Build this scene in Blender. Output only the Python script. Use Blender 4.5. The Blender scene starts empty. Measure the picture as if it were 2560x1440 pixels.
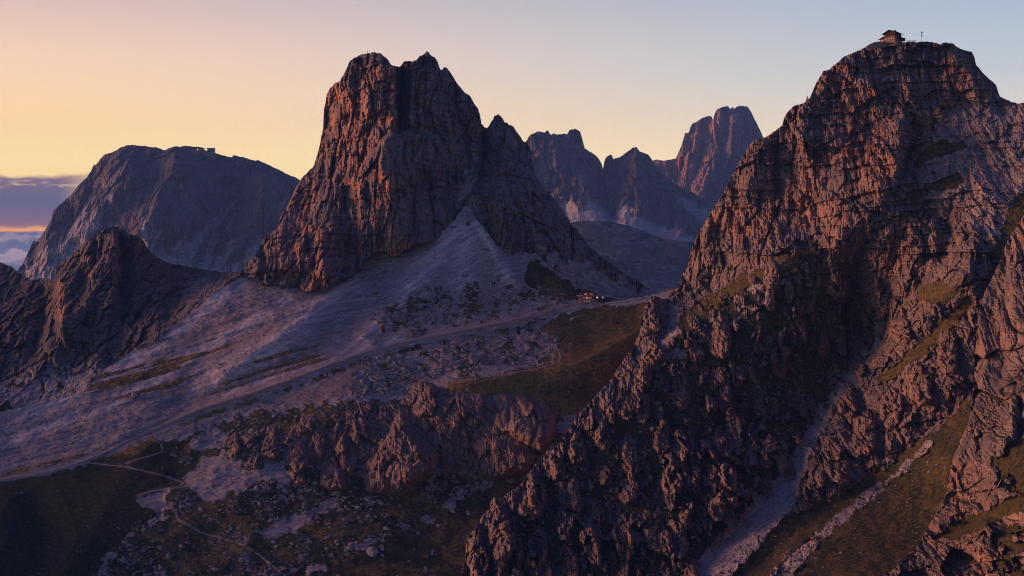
import bpy, math, random
import numpy as np
from mathutils import Vector

random.seed(7)
RNG = np.random.default_rng(11)
scene = bpy.context.scene
COL = scene.collection

# ------------------------------------------------------------------ camera
F = 3556.0                      # focal length in photograph pixels (50 mm lens, 36 mm sensor, 2560 px)
HY = 590.0                      # row of the true horizon
CAMZ = 400.0                    # height of the camera above the datum
cam_d = bpy.data.cameras.new('camera')
cam = bpy.data.objects.new('camera', cam_d)
COL.objects.link(cam)
cam.location = (0, 0, CAMZ)
cam.rotation_euler = (math.radians(90), 0, 0)
cam_d.lens = 36.0 * F / 2560.0
cam_d.sensor_width = 36.0
cam_d.shift_y = -(720.0 - HY) / 2560.0
cam_d.clip_start = 1.0
cam_d.clip_end = 60000.0
scene.camera = cam

# ------------------------------------------------------------------ colour management
vs = scene.view_settings
vs.view_transform = 'Standard'
vs.look = 'None'
vs.exposure = 0.0
vs.gamma = 1.0
vs.use_curve_mapping = False
scene.cycles.use_denoising = True
scene.cycles.denoiser = 'OPENIMAGEDENOISE'
scene.cycles.denoising_input_passes = 'RGB_ALBEDO_NORMAL'
scene.cycles.denoising_prefilter = 'ACCURATE'
scene.cycles.max_bounces = 4
scene.cycles.diffuse_bounces = 2
scene.cycles.volume_bounces = 0
scene.cycles.use_adaptive_sampling = True
scene.cycles.filter_width = 1.05


def lin(r, g, b):
    def f(c):
        c /= 255.0
        return c / 12.92 if c <= 0.04045 else ((c + 0.055) / 1.055) ** 2.4
    return (f(r), f(g), f(b), 1.0)


# ------------------------------------------------------------------ world: dusk sky
world = bpy.data.worlds.new('World')
scene.world = world
world.use_nodes = True


class NT:
    def __init__(self, tree):
        self.t = tree
        tree.nodes.clear()

    def n(self, kind, **kw):
        nd = self.t.nodes.new(kind)
        for k, v in kw.items():
            setattr(nd, k, v)
        return nd

    def link(self, a, b):
        self.t.links.new(a, b)

    def put(self, sock, v):
        if isinstance(v, bpy.types.NodeSocket):
            self.link(v, sock)
        else:
            sock.default_value = v

    def math(self, op, a, b=None, c=None, clamp=False):
        nd = self.n('ShaderNodeMath', operation=op, use_clamp=clamp)
        self.put(nd.inputs[0], a)
        if b is not None:
            self.put(nd.inputs[1], b)
        if c is not None:
            self.put(nd.inputs[2], c)
        return nd.outputs[0]

    def smooth(self, v, a, b, lo=0.0, hi=1.0):
        nd = self.n('ShaderNodeMapRange', interpolation_type='SMOOTHSTEP')
        self.put(nd.inputs[0], v)
        nd.inputs[1].default_value = a
        nd.inputs[2].default_value = b
        nd.inputs[3].default_value = lo
        nd.inputs[4].default_value = hi
        return nd.outputs[0]

    def mix(self, f, a, b, mode='MIX'):
        nd = self.n('ShaderNodeMix', data_type='RGBA', blend_type=mode)
        self.put(nd.inputs[0], f)
        self.put(nd.inputs[6], a)
        self.put(nd.inputs[7], b)
        return nd.outputs[2]

    def ramp(self, f, stops, interp='LINEAR'):
        nd = self.n('ShaderNodeValToRGB')
        cr = nd.color_ramp
        cr.interpolation = interp
        while len(cr.elements) < len(stops):
            cr.elements.new(0.5)
        for e, (p, c) in zip(cr.elements, stops):
            e.position = p
            e.color = c
        self.put(nd.inputs[0], f)
        return nd.outputs[0]

    def noise(self, vec, scale, detail=4.0, rough=0.55, dist=0.0):
        nd = self.n('ShaderNodeTexNoise')
        self.put(nd.inputs['Vector'], vec)
        nd.inputs['Scale'].default_value = scale
        nd.inputs['Detail'].default_value = detail
        nd.inputs['Roughness'].default_value = rough
        nd.inputs['Distortion'].default_value = dist
        return nd.outputs[0]

    def mapping(self, vec, scale):
        nd = self.n('ShaderNodeVectorMath', operation='MULTIPLY')
        self.put(nd.inputs[0], vec)
        nd.inputs[1].default_value = scale
        return nd.outputs[0]


def build_world():
    w = NT(world.node_tree)
    out = w.n('ShaderNodeOutputWorld')
    bg = w.n('ShaderNodeBackground')
    w.link(bg.outputs[0], out.inputs[0])
    tc = w.n('ShaderNodeTexCoord')
    sep = w.n('ShaderNodeSeparateXYZ')
    w.link(tc.outputs['Generated'], sep.inputs[0])
    x, y, z = sep.outputs
    el = w.math('MULTIPLY', w.math('ARCSINE', z), 180 / math.pi)        # elevation in degrees
    az = w.math('MULTIPLY', w.math('ARCTAN2', x, y), 180 / math.pi)     # azimuth, 0 ahead, - to the left
    # non linear ramp coordinate: sqrt(el/90)
    t = w.math('SQRT', w.math('DIVIDE', w.math('MAXIMUM', el, 0.0), 90.0))

    def p(deg):
        return math.sqrt(deg / 90.0)
    warm = w.ramp(t, [(0.0, lin(222, 136, 80)), (p(0.35), lin(232, 156, 94)), (p(1.6), lin(255, 208, 132)), (p(2.8), lin(255, 221, 154)),
                      (p(4.7), lin(255, 212, 152)), (p(7), lin(232, 194, 164)), (p(9.4), lin(196, 168, 160)),
                      (p(17), lin(92, 92, 124)), (p(40), lin(28, 44, 96)), (1.0, lin(15, 31, 88))])
    cool = w.ramp(t, [(0.0, lin(246, 216, 160)), (p(3), lin(242, 219, 178)), (p(4.7), lin(216, 207, 192)),
                      (p(6.4), lin(180, 188, 192)), (p(9.4), lin(148, 167, 184)), (p(17), lin(75, 91, 126)),
                      (p(40), lin(28, 44, 96)), (1.0, lin(15, 31, 88))])
    f = w.smooth(az, 24.0, -26.0)
    f = w.math('MULTIPLY', f, w.smooth(az, -150.0, -110.0))
    sky = w.mix(f, cool, warm)
    # the side away from the sunset is dimmer
    away = w.math('MULTIPLY', w.smooth(w.math('ABSOLUTE', w.math('ADD', az, 60.0)), 85.0, 175.0), w.smooth(el, 60.0, 10.0))
    sky = w.mix(away, sky, w.mix(1.0, sky, (0.28, 0.40, 0.74, 1), 'MULTIPLY'))
    # cloud banks low on the sunset side
    comb = w.n('ShaderNodeCombineXYZ')
    w.link(w.math('MULTIPLY', az, 0.28), comb.inputs[0])
    w.link(el, comb.inputs[1])
    nz = w.noise(comb.outputs[0], 1.6, 6.0, 0.6)
    nz2 = w.noise(comb.outputs[0], 4.5, 5.0, 0.6)
    top = w.math('ADD', el, w.math('MULTIPLY', w.math('SUBTRACT', nz, 0.5), 0.9))
    edge = w.smooth(az, -15.4, -17.8)                                   # the bank thins out ahead
    bank = w.math('MULTIPLY', w.smooth(top, 2.42, 2.14), w.smooth(top, 0.26, 0.42))
    hole = w.math('MULTIPLY', w.smooth(w.math('ABSOLUTE', w.math('SUBTRACT', top, 1.96)), 0.2, 0.02), w.smooth(nz2, 0.44, 0.64))
    bank = w.math('MULTIPLY', bank, w.math('SUBTRACT', 1.0, w.math('MULTIPLY', hole, 0.55)))
    bank = w.math('MULTIPLY', bank, edge)
    bcol = w.ramp(w.math('DIVIDE', el, 2.4), [(0.0, lin(190, 128, 110)), (0.22, lin(128, 98, 118)), (0.55, lin(93, 92, 122)), (0.85, lin(112, 96, 116)), (1.0, lin(158, 116, 116))])
    sky = w.mix(bank, sky, bcol)
    # below the horizon: a sea of cloud fading into blue air
    low = w.smooth(w.math('ADD', el, w.math('MULTIPLY', w.math('SUBTRACT', nz2, 0.5), 0.25)), 0.22, 0.12)
    comb2 = w.n('ShaderNodeCombineXYZ')
    w.link(w.math('MULTIPLY', az, 0.75), comb2.inputs[0])
    w.link(w.math('MULTIPLY', el, 1.5), comb2.inputs[1])
    puff = w.noise(comb2.outputs[0], 3.0, 8.0, 0.6)
    lcol = w.ramp(w.math('ADD', w.math('DIVIDE', w.math('ADD', el, 1.6), 1.9), w.math('MULTIPLY', w.math('SUBTRACT', puff, 0.5), 0.55)),
                  [(0.0, lin(70, 84, 112)), (0.22, lin(92, 100, 130)), (0.38, lin(150, 132, 148)), (0.50, lin(160, 138, 152)), (0.56, lin(100, 102, 132)), (0.72, lin(94, 98, 130)),
                   (0.82, lin(148, 132, 150)), (0.9, lin(92, 92, 126)), (1.0, lin(112, 104, 134))])
    lowc = w.mix(w.smooth(el, -1.5, -8.0), lcol, lin(52, 60, 84))
    sky = w.mix(low, sky, lowc)
    w.link(sky, bg.inputs[0])
    bg.inputs[1].default_value = 1.55


build_world()

# ------------------------------------------------------------------ sun: broad afterglow low on the left
SUN_AZ, SUN_EL = math.radians(-76), math.radians(6.5)
sun_d = bpy.data.lights.new('sun', 'SUN')
sun = bpy.data.objects.new('sun', sun_d)
COL.objects.link(sun)
sdir = Vector((math.sin(SUN_AZ) * math.cos(SUN_EL), math.cos(SUN_AZ) * math.cos(SUN_EL), math.sin(SUN_EL)))
sun.rotation_euler = sdir.to_track_quat('Z', 'Y').to_euler()
sun_d.energy = 5.0
sun_d.angle = math.radians(26)
sun_d.color = (1.0, 0.41, 0.235)


# ------------------------------------------------------------------ numpy noise
def _hash(ix, iy, iz, seed):
    h = (ix.astype(np.uint32) * np.uint32(374761393) + iy.astype(np.uint32) * np.uint32(668265263)
         + iz.astype(np.uint32) * np.uint32(2147483647 - 58) + np.uint32(seed) * np.uint32(974634777))
    h = (h ^ (h >> np.uint32(13))) * np.uint32(1274126177)
    h = (h ^ (h >> np.uint32(16))) * np.uint32(2246822519)
    return h ^ (h >> np.uint32(15))


def _h01(ix, iy, iz, seed):
    return (_hash(ix, iy, iz, seed) >> np.uint32(8)).astype(np.float32) * np.float32(1 / 16777216.0)


def vnoise(x, y, z, seed=0):
    fx, fy, fz = np.floor(x), np.floor(y), np.floor(z)
    ix, iy, iz = fx.astype(np.int64), fy.astype(np.int64), fz.astype(np.int64)
    x, y, z = (x - fx).astype(np.float32), (y - fy).astype(np.float32), (z - fz).astype(np.float32)
    u, v, w = x * x * x * (x * (x * 6 - 15) + 10), y * y * y * (y * (y * 6 - 15) + 10), z * z * z * (z * (z * 6 - 15) + 10)
    r = 0.0
    for a in (0, 1):
        wa = u if a else 1 - u
        for b in (0, 1):
            wb = wa * (v if b else 1 - v)
            for c in (0, 1):
                r = r + wb * (w if c else 1 - w) * _h01(ix + a, iy + b, iz + c, seed)
    return r * 2 - 1


def fbm(x, y, z, octs=4, seed=0, gain=0.5):
    s, a, t = 0.0, 1.0, 0.0
    for o in range(octs):
        s = s + a * vnoise(x, y, z, seed + o * 17)
        t += a
        a *= gain
        x, y, z = (0.8 * x + 0.6 * y) * 2.03 + 3.1, (-0.6 * x + 0.8 * y) * 2.03 - 1.7, z * 2.03 + 5.3
    return s / t * 1.5


def voro(x, y, z, seed=0):
    """F1, F2, the nearest cell's random number, the offset from its seed point and two more random numbers"""
    fx, fy, fz = np.floor(x), np.floor(y), np.floor(z)
    ix, iy, iz = fx.astype(np.int64), fy.astype(np.int64), fz.astype(np.int64)
    x, y, z = (x - fx).astype(np.float32), (y - fy).astype(np.float32), (z - fz).astype(np.float32)
    f1 = np.full(x.shape, 9.0, np.float32)
    f2 = np.full(x.shape, 9.0, np.float32)
    hb = np.zeros(x.shape, np.uint32)
    ox = np.zeros(x.shape, np.float32)
    oz = np.zeros(x.shape, np.float32)
    for a in (-1, 0, 1):
        for b in (-1, 0, 1):
            for c in (-1, 0, 1):
                h = _hash(ix + a, iy + b, iz + c, seed)
                dx = a + 0.1 + 0.8 * ((h & np.uint32(1023)).astype(np.float32) / 1023) - x
                dy = b + 0.1 + 0.8 * (((h >> np.uint32(10)) & np.uint32(1023)).astype(np.float32) / 1023) - y
                dz = c + 0.1 + 0.8 * (((h >> np.uint32(20)) & np.uint32(1023)).astype(np.float32) / 1023) - z
                d = dx * dx + dy * dy + dz * dz
                near = d < f1
                f2 = np.where(near, f1, np.minimum(f2, d))
                hb = np.where(near, h, hb)
                ox = np.where(near, -dx, ox)
                oz = np.where(near, -dz, oz)
                f1 = np.where(near, d, f1)
    h2 = hb * np.uint32(2654435761)
    h3 = (hb ^ np.uint32(0x5bd1e995)) * np.uint32(2246822519)
    h4 = (hb ^ np.uint32(0x1b873593)) * np.uint32(3266489917)
    u = lambda h: (h >> np.uint32(12)).astype(np.float32) / 1048575.0
    return np.sqrt(f1), np.sqrt(f2), u(h2), ox, oz, u(h3), u(h4)


def sstep(v, a, b):
    t = np.clip((v - a) / (b - a), 0, 1)
    return t * t * (3 - 2 * t)


def masonry(X, Y, Z, w, hgt, seed, skew=0.4, dip=0.06):
    """jointed beds: irregular courses of blocks, each standing out by its own amount; result in units of w"""
    lo = fbm(X / (9 * w), Y / (9 * w), Z / (9 * w), 2, seed)
    t = (Z + dip * X) / hgt + 1.9 * lo + 0.25 * vnoise(X / (1.5 * w), Y / (1.5 * w), Z / hgt, seed + 1)
    L = np.floor(t)
    fr = (t - L).astype(np.float32)
    Li = L.astype(np.int64)
    zi = np.zeros(Li.shape, np.int64)
    u = (X - skew * Y) / w + 13.7 * _h01(Li, zi, zi, seed + 2) + 0.35 * vnoise(X / w, Y / w, Z / (2 * hgt), seed + 3)
    C = np.floor(u)
    fu = (u - C).astype(np.float32)
    Ci = C.astype(np.int64)
    r, r2, lay = _h01(Li, Ci, zi, seed + 4), _h01(Li, Ci, zi, seed + 5), _h01(Li, zi, zi, seed + 6)
    h = 0.55 * (r - 0.5) + 1.0 * (r2 - 0.5) * (fu - 0.5) + 0.45 * (lay - 0.5) + 0.25 * (0.5 - fr)
    crack = np.exp(-(np.minimum(fu, 1 - fu) / 0.07) ** 2) * (0.3 + 0.7 * r2) + 0.8 * np.exp(-(np.minimum(fr, 1 - fr) / 0.08) ** 2) * r * (0.2 + 0.8 * lay)
    return h - 0.34 * crack


def rock_relief(X, Y, Z, s, tall=2.4, beds=0.6, seed=0, blocks=1.0, facet=1.0, columns=0.0, bed_h=0.55, res=0.7, crack=0.2, dip=0.06, strata=0.0, fissure=0.0):
    """metres by which fractured rock stands out: tilted facets, pillars, cracks and jointed beds; s = width of a pillar"""
    Y = Y * 0.28
    w1 = fbm(X / (2.2 * s), Y / (2.2 * s), Z / (3 * s), 3, seed + 1)
    w2 = fbm(X / (2.2 * s) + 9, Y / (2.2 * s), Z / (3 * s) + 4, 3, seed + 2)
    calm = 0.45 + 0.85 * sstep(fbm(X / (5 * s), Y / (5 * s), Z / (5 * s), 2, seed + 15), -0.45, 0.35)
    x, y, z = X + 0.32 * s * w1, Y + 0.32 * s * w2, Z + 0.7 * s * w1
    h = 0.6 * s * fbm(X / (3.4 * s), Y / (3.4 * s), Z / (5 * s), 3, seed + 5)
    for k, (q, ta, am) in enumerate(((s, tall, 1.0), (s / 2.4, tall * 1.1, 0.8), (s / 6.2, tall * 0.8, 1.1))):
        f1, f2, i, ox, oz, r1, r2 = voro(x / q, y / q, z / (q * ta), seed + 3 * k)
        h = h + blocks * (calm if k else 1.0) * am * q * (0.50 * (i - 0.5) + facet * (1.5 * (r1 - 0.5) * ox + (1.0 * (r2 - 0.62)) * oz * ta * 0.5)
                                                          - crack * np.exp(-((f2 - f1) / max(0.06, 0.8 * res / q)) ** 2))
    if columns:
        c1 = np.abs(fbm(x / (0.9 * s), y / (0.9 * s), z / (9 * s), 3, seed + 20))
        c2 = np.abs(fbm(x / (0.3 * s), y / (0.3 * s), z / (3.5 * s), 2, seed + 21))
        h = h + columns * s * (0.9 * np.minimum(c1, 0.5) + 0.28 * np.minimum(c2, 0.5))
    if beds:
        h = h + beds * (0.50 * s * masonry(X, Y, Z, 0.55 * s, bed_h * s, seed + 30, 0.4, dip) + calm * 0.22 * s * masonry(X, Y, Z, 0.24 * s, 0.2 * s, seed + 40, 0.4, dip))
    if strata:                                   # continuous beds: long ledges that run along the face
        wv = 0.35 * fbm(X / (6 * s), Y / (6 * s), Z / (6 * s), 3, seed + 50)
        for k, per in enumerate((1.1 * s, 0.42 * s, 0.19 * s)):
            t = (Z + dip * X) / per + wv * s / per * 0.8 + 0.25 * vnoise(X / (0.8 * s), Y / s, Z / per, seed + 51 + k)
            L = np.floor(t)
            fr = t - L
            zi = np.zeros(L.shape, np.int64)
            lay, nxt = _h01(L.astype(np.int64), zi, zi, seed + 55 + k), _h01(L.astype(np.int64) - 1, zi, zi, seed + 55 + k)
            gate = 0.15 + 0.85 * sstep(fbm(X / (2.2 * s), Y / (2 * s), Z / (1.3 * per), 3, seed + 58 + k), -0.25, 0.3)
            h = h + strata * gate * (calm if k else 1.0) * per * (0.75 * (lay - 0.5) + 0.35 * (0.5 - fr) * (0.5 + lay))
    if fissure:                                  # long upright cracks
        for k, q in enumerate((1.3 * s, 0.5 * s)):
            n_ = fbm(X / q + 0.25 * w1, Y / q, Z / (7 * q), 2, seed + 60 + k)
            h = h - fissure * q * 0.4 * np.exp(-(n_ / (0.05 + 0.6 * res / q)) ** 2)
    h = h + 0.08 * s * calm * fbm(X / (0.2 * s), Y / (0.2 * s), Z / (0.28 * s), 4, seed + 12, 0.7)
    return h


# ------------------------------------------------------------------ surfaces
def place(px, py, D):
    """a point D metres ahead of the viewpoint on the line of photograph pixel (px, py)"""
    return (px - 1280.0) / F * D, D + 0 * px, CAMZ + (HY - py) / F * D


class TPS:
    """smooth distance field through surveyed points (pixel column, pixel row, metres ahead)"""
    def __init__(self, pts, lam=0.02):
        p = np.array(pts, float)
        self.c = p[:, :2] / 500.0
        n = len(p)
        K = self._k(self.c, self.c) + lam * np.eye(n)
        P = np.c_[np.ones(n), self.c]
        A = np.zeros((n + 3, n + 3))
        A[:n, :n], A[:n, n:], A[n:, :n] = K, P, P.T
        self.w = np.linalg.solve(A, np.r_[p[:, 2], 0, 0, 0])

    @staticmethod
    def _k(a, b):
        r2 = ((a[:, None, :] - b[None, :, :]) ** 2).sum(-1)
        return 0.5 * r2 * np.log(r2 + 1e-9)

    def __call__(self, x, y):
        x, y = np.broadcast_arrays(np.asarray(x, float), np.asarray(y, float))
        shp = x.shape
        q = np.c_[x.ravel(), y.ravel()] / 500.0
        out = np.empty(len(q))
        for i in range(0, len(q), 60000):
            k = self._k(q[i:i + 60000], self.c)
            out[i:i + 60000] = k @ self.w[:-3] + self.w[-3] + q[i:i + 60000] @ self.w[-2:]
        return out.reshape(shp)


def seg_dist(x, y, poly, closed=False):
    """distance to a polyline and signed side (+ right of travel), in pixels"""
    best = np.full(x.shape, 1e9)
    side = np.zeros(x.shape)
    tt = np.zeros(x.shape)
    pts = list(poly) + ([poly[0]] if closed else [])
    n = len(pts) - 1
    for k in range(n):
        (ax, ay), (bx, by) = pts[k][:2], pts[k + 1][:2]
        dx, dy = bx - ax, by - ay
        L2 = dx * dx + dy * dy + 1e-9
        t = np.clip(((x - ax) * dx + (y - ay) * dy) / L2, 0, 1)
        ex, ey = x - ax - t * dx, y - ay - t * dy
        d = np.hypot(ex, ey)
        m = d < best
        best = np.where(m, d, best)
        side = np.where(m, np.sign(dx * ey - dy * ex), side)
        tt = np.where(m, (k + t) / n, tt)
    return best, side, tt


def inside(x, y, poly):
    c = np.zeros(x.shape, bool)
    n = len(poly)
    for k in range(n):
        (ax, ay), (bx, by) = poly[k], poly[(k + 1) % n]
        if ay == by:
            continue
        m = ((ay > y) != (by > y)) & (x < (bx - ax) * (y - ay) / (by - ay) + ax)
        c ^= m
    return c


def poly_mask(x, y, poly, soft=14.0, wob=0.0, nz=None):
    """0..1 inside a polygon with a soft and wandering edge"""
    d, _, _ = seg_dist(x, y, poly, True)
    s = np.where(inside(x, y, poly), d, -d)
    if nz is not None:
        s = s + wob * nz
    return sstep(s, -soft, soft)


def fold(x, y, lines):
    """metres of spur (+, towards the viewer) or gully (-): each (polyline, height, width left of it, width right of it, sharpness)"""
    h = np.zeros(x.shape)
    for poly, amp, wl, wr, sh in lines:
        d, side, t = seg_dist(x, y, poly)
        # left/right by pixel column at that place
        w = np.where(side > 0, wl, wr)
        q = np.clip(d / w, 0, 1)
        prof = (1 - q) ** sh * (1 - 0 * q)
        prof = prof * (1 - q * q * (1 - q)) 
        ends = sstep(t, -0.02, 0.12) * sstep(t, 1.02, 0.88) if len(poly) > 1 else 1
        h = h + amp * prof * (0.35 + 0.65 * ends)
    return h


def interp_line(xs, poly):
    p = np.array(poly, float)
    return np.interp(xs, p[:, 0], p[:, 1])


def new_mesh(name, verts, quads, attrs=None, mats=(), smooth=True):
    verts = np.asarray(verts, np.float32)
    me = bpy.data.meshes.new(name)
    nv, nf = len(verts), len(quads)
    k = quads.shape[1]
    me.vertices.add(nv)
    me.vertices.foreach_set('co', verts.ravel())
    me.loops.add(nf * k)
    me.polygons.add(nf)
    me.loops.foreach_set('vertex_index', quads.astype(np.int32).ravel())
    me.polygons.foreach_set('loop_start', np.arange(0, nf * k, k, dtype=np.int32))
    me.polygons.foreach_set('use_smooth', np.full(nf, smooth))
    for key, val in (attrs or {}).items():
        a = me.attributes.new(key, 'FLOAT', 'POINT')
        a.data.foreach_set('value', np.asarray(val, np.float32).ravel())
    for m in mats:
        me.materials.append(m)
    me.update(calc_edges=True)
    return me


def add(name, me, parent=None, kind=None, label=None, cat=None, group=None):
    o = bpy.data.objects.new(name, me)
    COL.objects.link(o)
    if parent is not None:
        o.parent = parent
    if kind:
        o['kind'] = kind
    if label:
        o['label'] = label
    if cat:
        o['category'] = cat
    if group:
        o['group'] = group
    return o


class Sheet:
    """a terrain surface over photograph columns u0..u1, rows from its skyline down to its foot, with a back side"""
    def __init__(self, u0, u1, top, foot, dist, step=2.5, crest=0.0, crest_s=20.0, seed=0, back=((6, 3), (20, 14), (60, 50), (160, 160)), spire=0.0):
        xs = np.arange(u0, u1 + step * 0.5, step)
        T = interp_line(xs, top)
        if crest:
            T = T + crest * fbm(xs / crest_s, xs * 0 + seed, xs * 0, 4, seed + 40, 0.6)
            T = T - spire * np.maximum(0, vnoise(xs / (crest_s * 0.6), xs * 0 + 7.7, xs * 0, seed + 77) - 0.25)
        B = interp_line(xs, foot) if not np.isscalar(foot) else np.full(xs.shape, float(foot))
        v0 = T.min()
        rows = np.arange(math.floor(v0 / step) * step, B.max() + step, step)
        x = np.repeat(xs[None, :], len(rows), 0)
        y = np.clip(np.repeat(rows[:, None], len(xs), 1), T[None, :], B[None, :])
        self.xs, self.rows, self.x, self.y, self.T, self.B, self.step = xs, rows, x, y, T, B, step
        self.D = dist(x, y)
        self.back = back
        self.smooth = False
        self.attrs = {}

    def world(self):
        X, Y, Z = place(self.x, self.y, self.D)
        return X, Y, Z

    def push(self, h):
        self.D = self.D - h

    def sample(self, px, py):
        px, py = np.asarray(px, float), np.asarray(py, float)
        fx = np.clip((px - self.xs[0]) / self.step, 0, len(self.xs) - 1.001)
        fy = np.clip((py - self.rows[0]) / self.step, 0, len(self.rows) - 1.001)
        i, j = fx.astype(int), fy.astype(int)
        a, b = fx - i, fy - j
        D = self.D
        return (D[j, i] * (1 - a) * (1 - b) + D[j, i + 1] * a * (1 - b) + D[j + 1, i] * (1 - a) * b + D[j + 1, i + 1] * a * b)

    def build(self, name, mat, **kw):
        X, Y, Z = self.world()
        nr, nc = X.shape
        V = np.stack([X, Y, Z], -1).reshape(-1, 3)
        idx = np.arange(nr * nc).reshape(nr, nc)
        q = np.stack([idx[:-1, :-1], idx[1:, :-1], idx[1:, 1:], idx[:-1, 1:]], -1).reshape(-1, 4)
        # drop the cells squeezed to nothing at skyline and foot
        y = self.y
        hgt = np.maximum(y[1:, :-1] - y[:-1, :-1], y[1:, 1:] - y[:-1, 1:]).reshape(-1)
        q = q[hgt > 1e-4]
        at = {k: np.asarray(v, np.float32).reshape(-1) for k, v in self.attrs.items()}
        # back of the crest
        if self.back:
            first = np.argmax(self.rows[:, None] >= self.T[None, :], 0)
            first = np.clip(first - 1, 0, nr - 1)
            base = idx[first, np.arange(nc)]
            prev = base
            Vb, qb = [], []
            off = len(V)
            for bd, dz in self.back:
                pts = V[base].copy()
                pts[:, 1] += bd
                pts[:, 0] *= (V[base][:, 1] + bd) / V[base][:, 1]
                pts[:, 2] += (V[base][:, 2] - CAMZ) * bd / V[base][:, 1] - dz
                cur = off + np.arange(nc)
                qb.append(np.stack([cur[:-1], prev[:-1], prev[1:], cur[1:]], -1))
                Vb.append(pts)
                off += nc
                prev = cur
            V = np.concatenate([V] + Vb)
            q = np.concatenate([q] + qb)
            for k in at:
                at[k] = np.concatenate([at[k]] + [at[k][base]] * len(self.back))
        me = new_mesh(name, V, q, at, [mat], self.smooth)
        return add(name, me, **kw)


# ------------------------------------------------------------------ materials
def principled(nt, rough=0.95):
    out = nt.n('ShaderNodeOutputMaterial')
    b = nt.n('ShaderNodeBsdfPrincipled')
    b.inputs['Roughness'].default_value = rough
    b.inputs['Specular IOR Level'].default_value = 0.12
    nt.link(b.outputs[0], out.inputs[0])
    return b


def terrain_material(name, s, rock_a=(0.30, 0.27, 0.26, 1), rock_b=(0.17, 0.155, 0.16, 1), ochre=(0.46, 0.235, 0.13, 1), ledge=(0.36, 0.335, 0.32, 1),
                     scree_a=(0.45, 0.405, 0.395, 1), scree_b=(0.21, 0.19, 0.19, 1), bump=0.5, ochre_amt=0.6, ledge_amt=0.5, turf_amt=0.0, far=False):
    m = bpy.data.materials.new(name)
    m.use_nodes = True
    t = NT(m.node_tree)
    b = principled(t)
    geo = t.n('ShaderNodeNewGeometry')
    pos = geo.outputs['Position']
    sepn = t.n('ShaderNodeSeparateXYZ')
    t.link(geo.outputs['Normal'], sepn.inputs[0])
    nz = sepn.outputs[2]
    k = 1.0 / s

    def attr(nm):
        a = t.n('ShaderNodeAttribute', attribute_name=nm)
        return a.outputs['Fac']
    fine = t.noise(pos, 2.6 * k, 8.0, 0.65)
    mid = t.noise(pos, 0.45 * k, 6.0, 0.6)
    streak = t.noise(t.mapping(pos, (0.9 * k, 0.9 * k, 0.12 * k)), 1.3, 6.0, 0.6, 0.4)
    layer = t.noise(t.mapping(pos, (0.10 * k, 0.10 * k, 1.5 * k)), 1.2, 5.0, 0.6, 0.3)
    rock = t.mix(t.smooth(mid, 0.36, 0.66), rock_b, rock_a)
    rock = t.mix(t.math('MULTIPLY', t.smooth(layer, 0.42, 0.62), 0.35), rock, (rock_a[0] * 1.25, rock_a[1] * 1.18, rock_a[2] * 1.15, 1))
    steep = t.smooth(nz, 0.55, 0.15)
    oc = t.math('MULTIPLY', t.math('MULTIPLY', t.smooth(streak, 0.46, 0.66), steep), ochre_amt)
    oc = t.math('ADD', oc, t.math('MULTIPLY', attr('ochre'), t.smooth(fine, 0.25, 0.6)), clamp=True)
    rock = t.mix(oc, rock, ochre)
    stain = t.math('MULTIPLY', t.math('MULTIPLY', t.smooth(streak, 0.47, 0.33), steep), 0.55)
    rock = t.mix(stain, rock, (0.075, 0.07, 0.075, 1))
    flat = t.math('MULTIPLY', t.smooth(nz, 0.45, 0.75), ledge_amt)
    rock = t.mix(flat, rock, ledge)
    rock = t.mix(1.0, rock, t.ramp(fine, [(0.25, (0.62, 0.62, 0.62, 1)), (0.5, (1, 1, 1, 1)), (0.75, (1.25, 1.25, 1.25, 1))]), 'MULTIPLY')
    # scree
    grit = t.noise(pos, 7.0 * k, 5.0, 0.85)
    scree = t.mix(t.smooth(grit, 0.40, 0.60), scree_b, scree_a)
    scree = t.mix(t.math('MULTIPLY', t.smooth(mid, 0.4, 0.65), 0.35), scree, (scree_a[0] * 0.62, scree_a[1] * 0.6, scree_a[2] * 0.62, 1))
    fall = t.n('ShaderNodeVectorRotate', rotation_type='Z_AXIS')
    t.link(pos, fall.inputs['Vector'])
    fall.inputs['Angle'].default_value = -0.61
    run = t.noise(t.mapping(fall.outputs[0], (0.12 * k, 1.5 * k, 1.5 * k)), 2.2, 6.0, 0.7)
    scree = t.mix(t.math('MULTIPLY', t.smooth(run, 0.49, 0.60), 0.75), scree, (scree_b[0] * 0.7, scree_b[1] * 0.66, scree_b[2] * 0.64, 1))
    scree = t.mix(t.math('MULTIPLY', t.smooth(run, 0.46, 0.36), 0.5), scree, (scree_a[0] * 1.2, scree_a[1] * 1.2, scree_a[2] * 1.22, 1))
    scree = t.mix(t.math('MULTIPLY', attr('fan'), t.smooth(grit, 0.2, 0.5)), scree, (0.66, 0.595, 0.58, 1))
    scree = t.mix(attr('red'), scree, (0.30, 0.17, 0.13, 1))
    # grass
    gn = t.noise(pos, 3.0 * k, 6.0, 0.7)
    grass = t.mix(t.smooth(gn, 0.35, 0.68), (0.020, 0.025, 0.012, 1), (0.062, 0.064, 0.026, 1))
    grass = t.mix(t.math('MULTIPLY', attr('brown'), t.smooth(gn, 0.3, 0.6)), grass, (0.25, 0.17, 0.052, 1))
    c = t.mix(attr('scree'), rock, scree)
    if turf_amt:
        tl = t.math('MULTIPLY', t.math('MULTIPLY', t.smooth(nz, 0.62, 0.80), t.smooth(mid, 0.38, 0.58)), turf_amt)
        c = t.mix(t.math('MULTIPLY', tl, t.math('SUBTRACT', 1.0, attr('scree'))), c, grass)
    ge = t.math('ADD', attr('grass'), t.math('MULTIPLY', t.math('SUBTRACT', t.noise(pos, 1.4 * k, 8.0, 0.75), 0.5), 1.3))
    c = t.mix(t.smooth(ge, 0.40, 0.60), c, grass)
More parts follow.
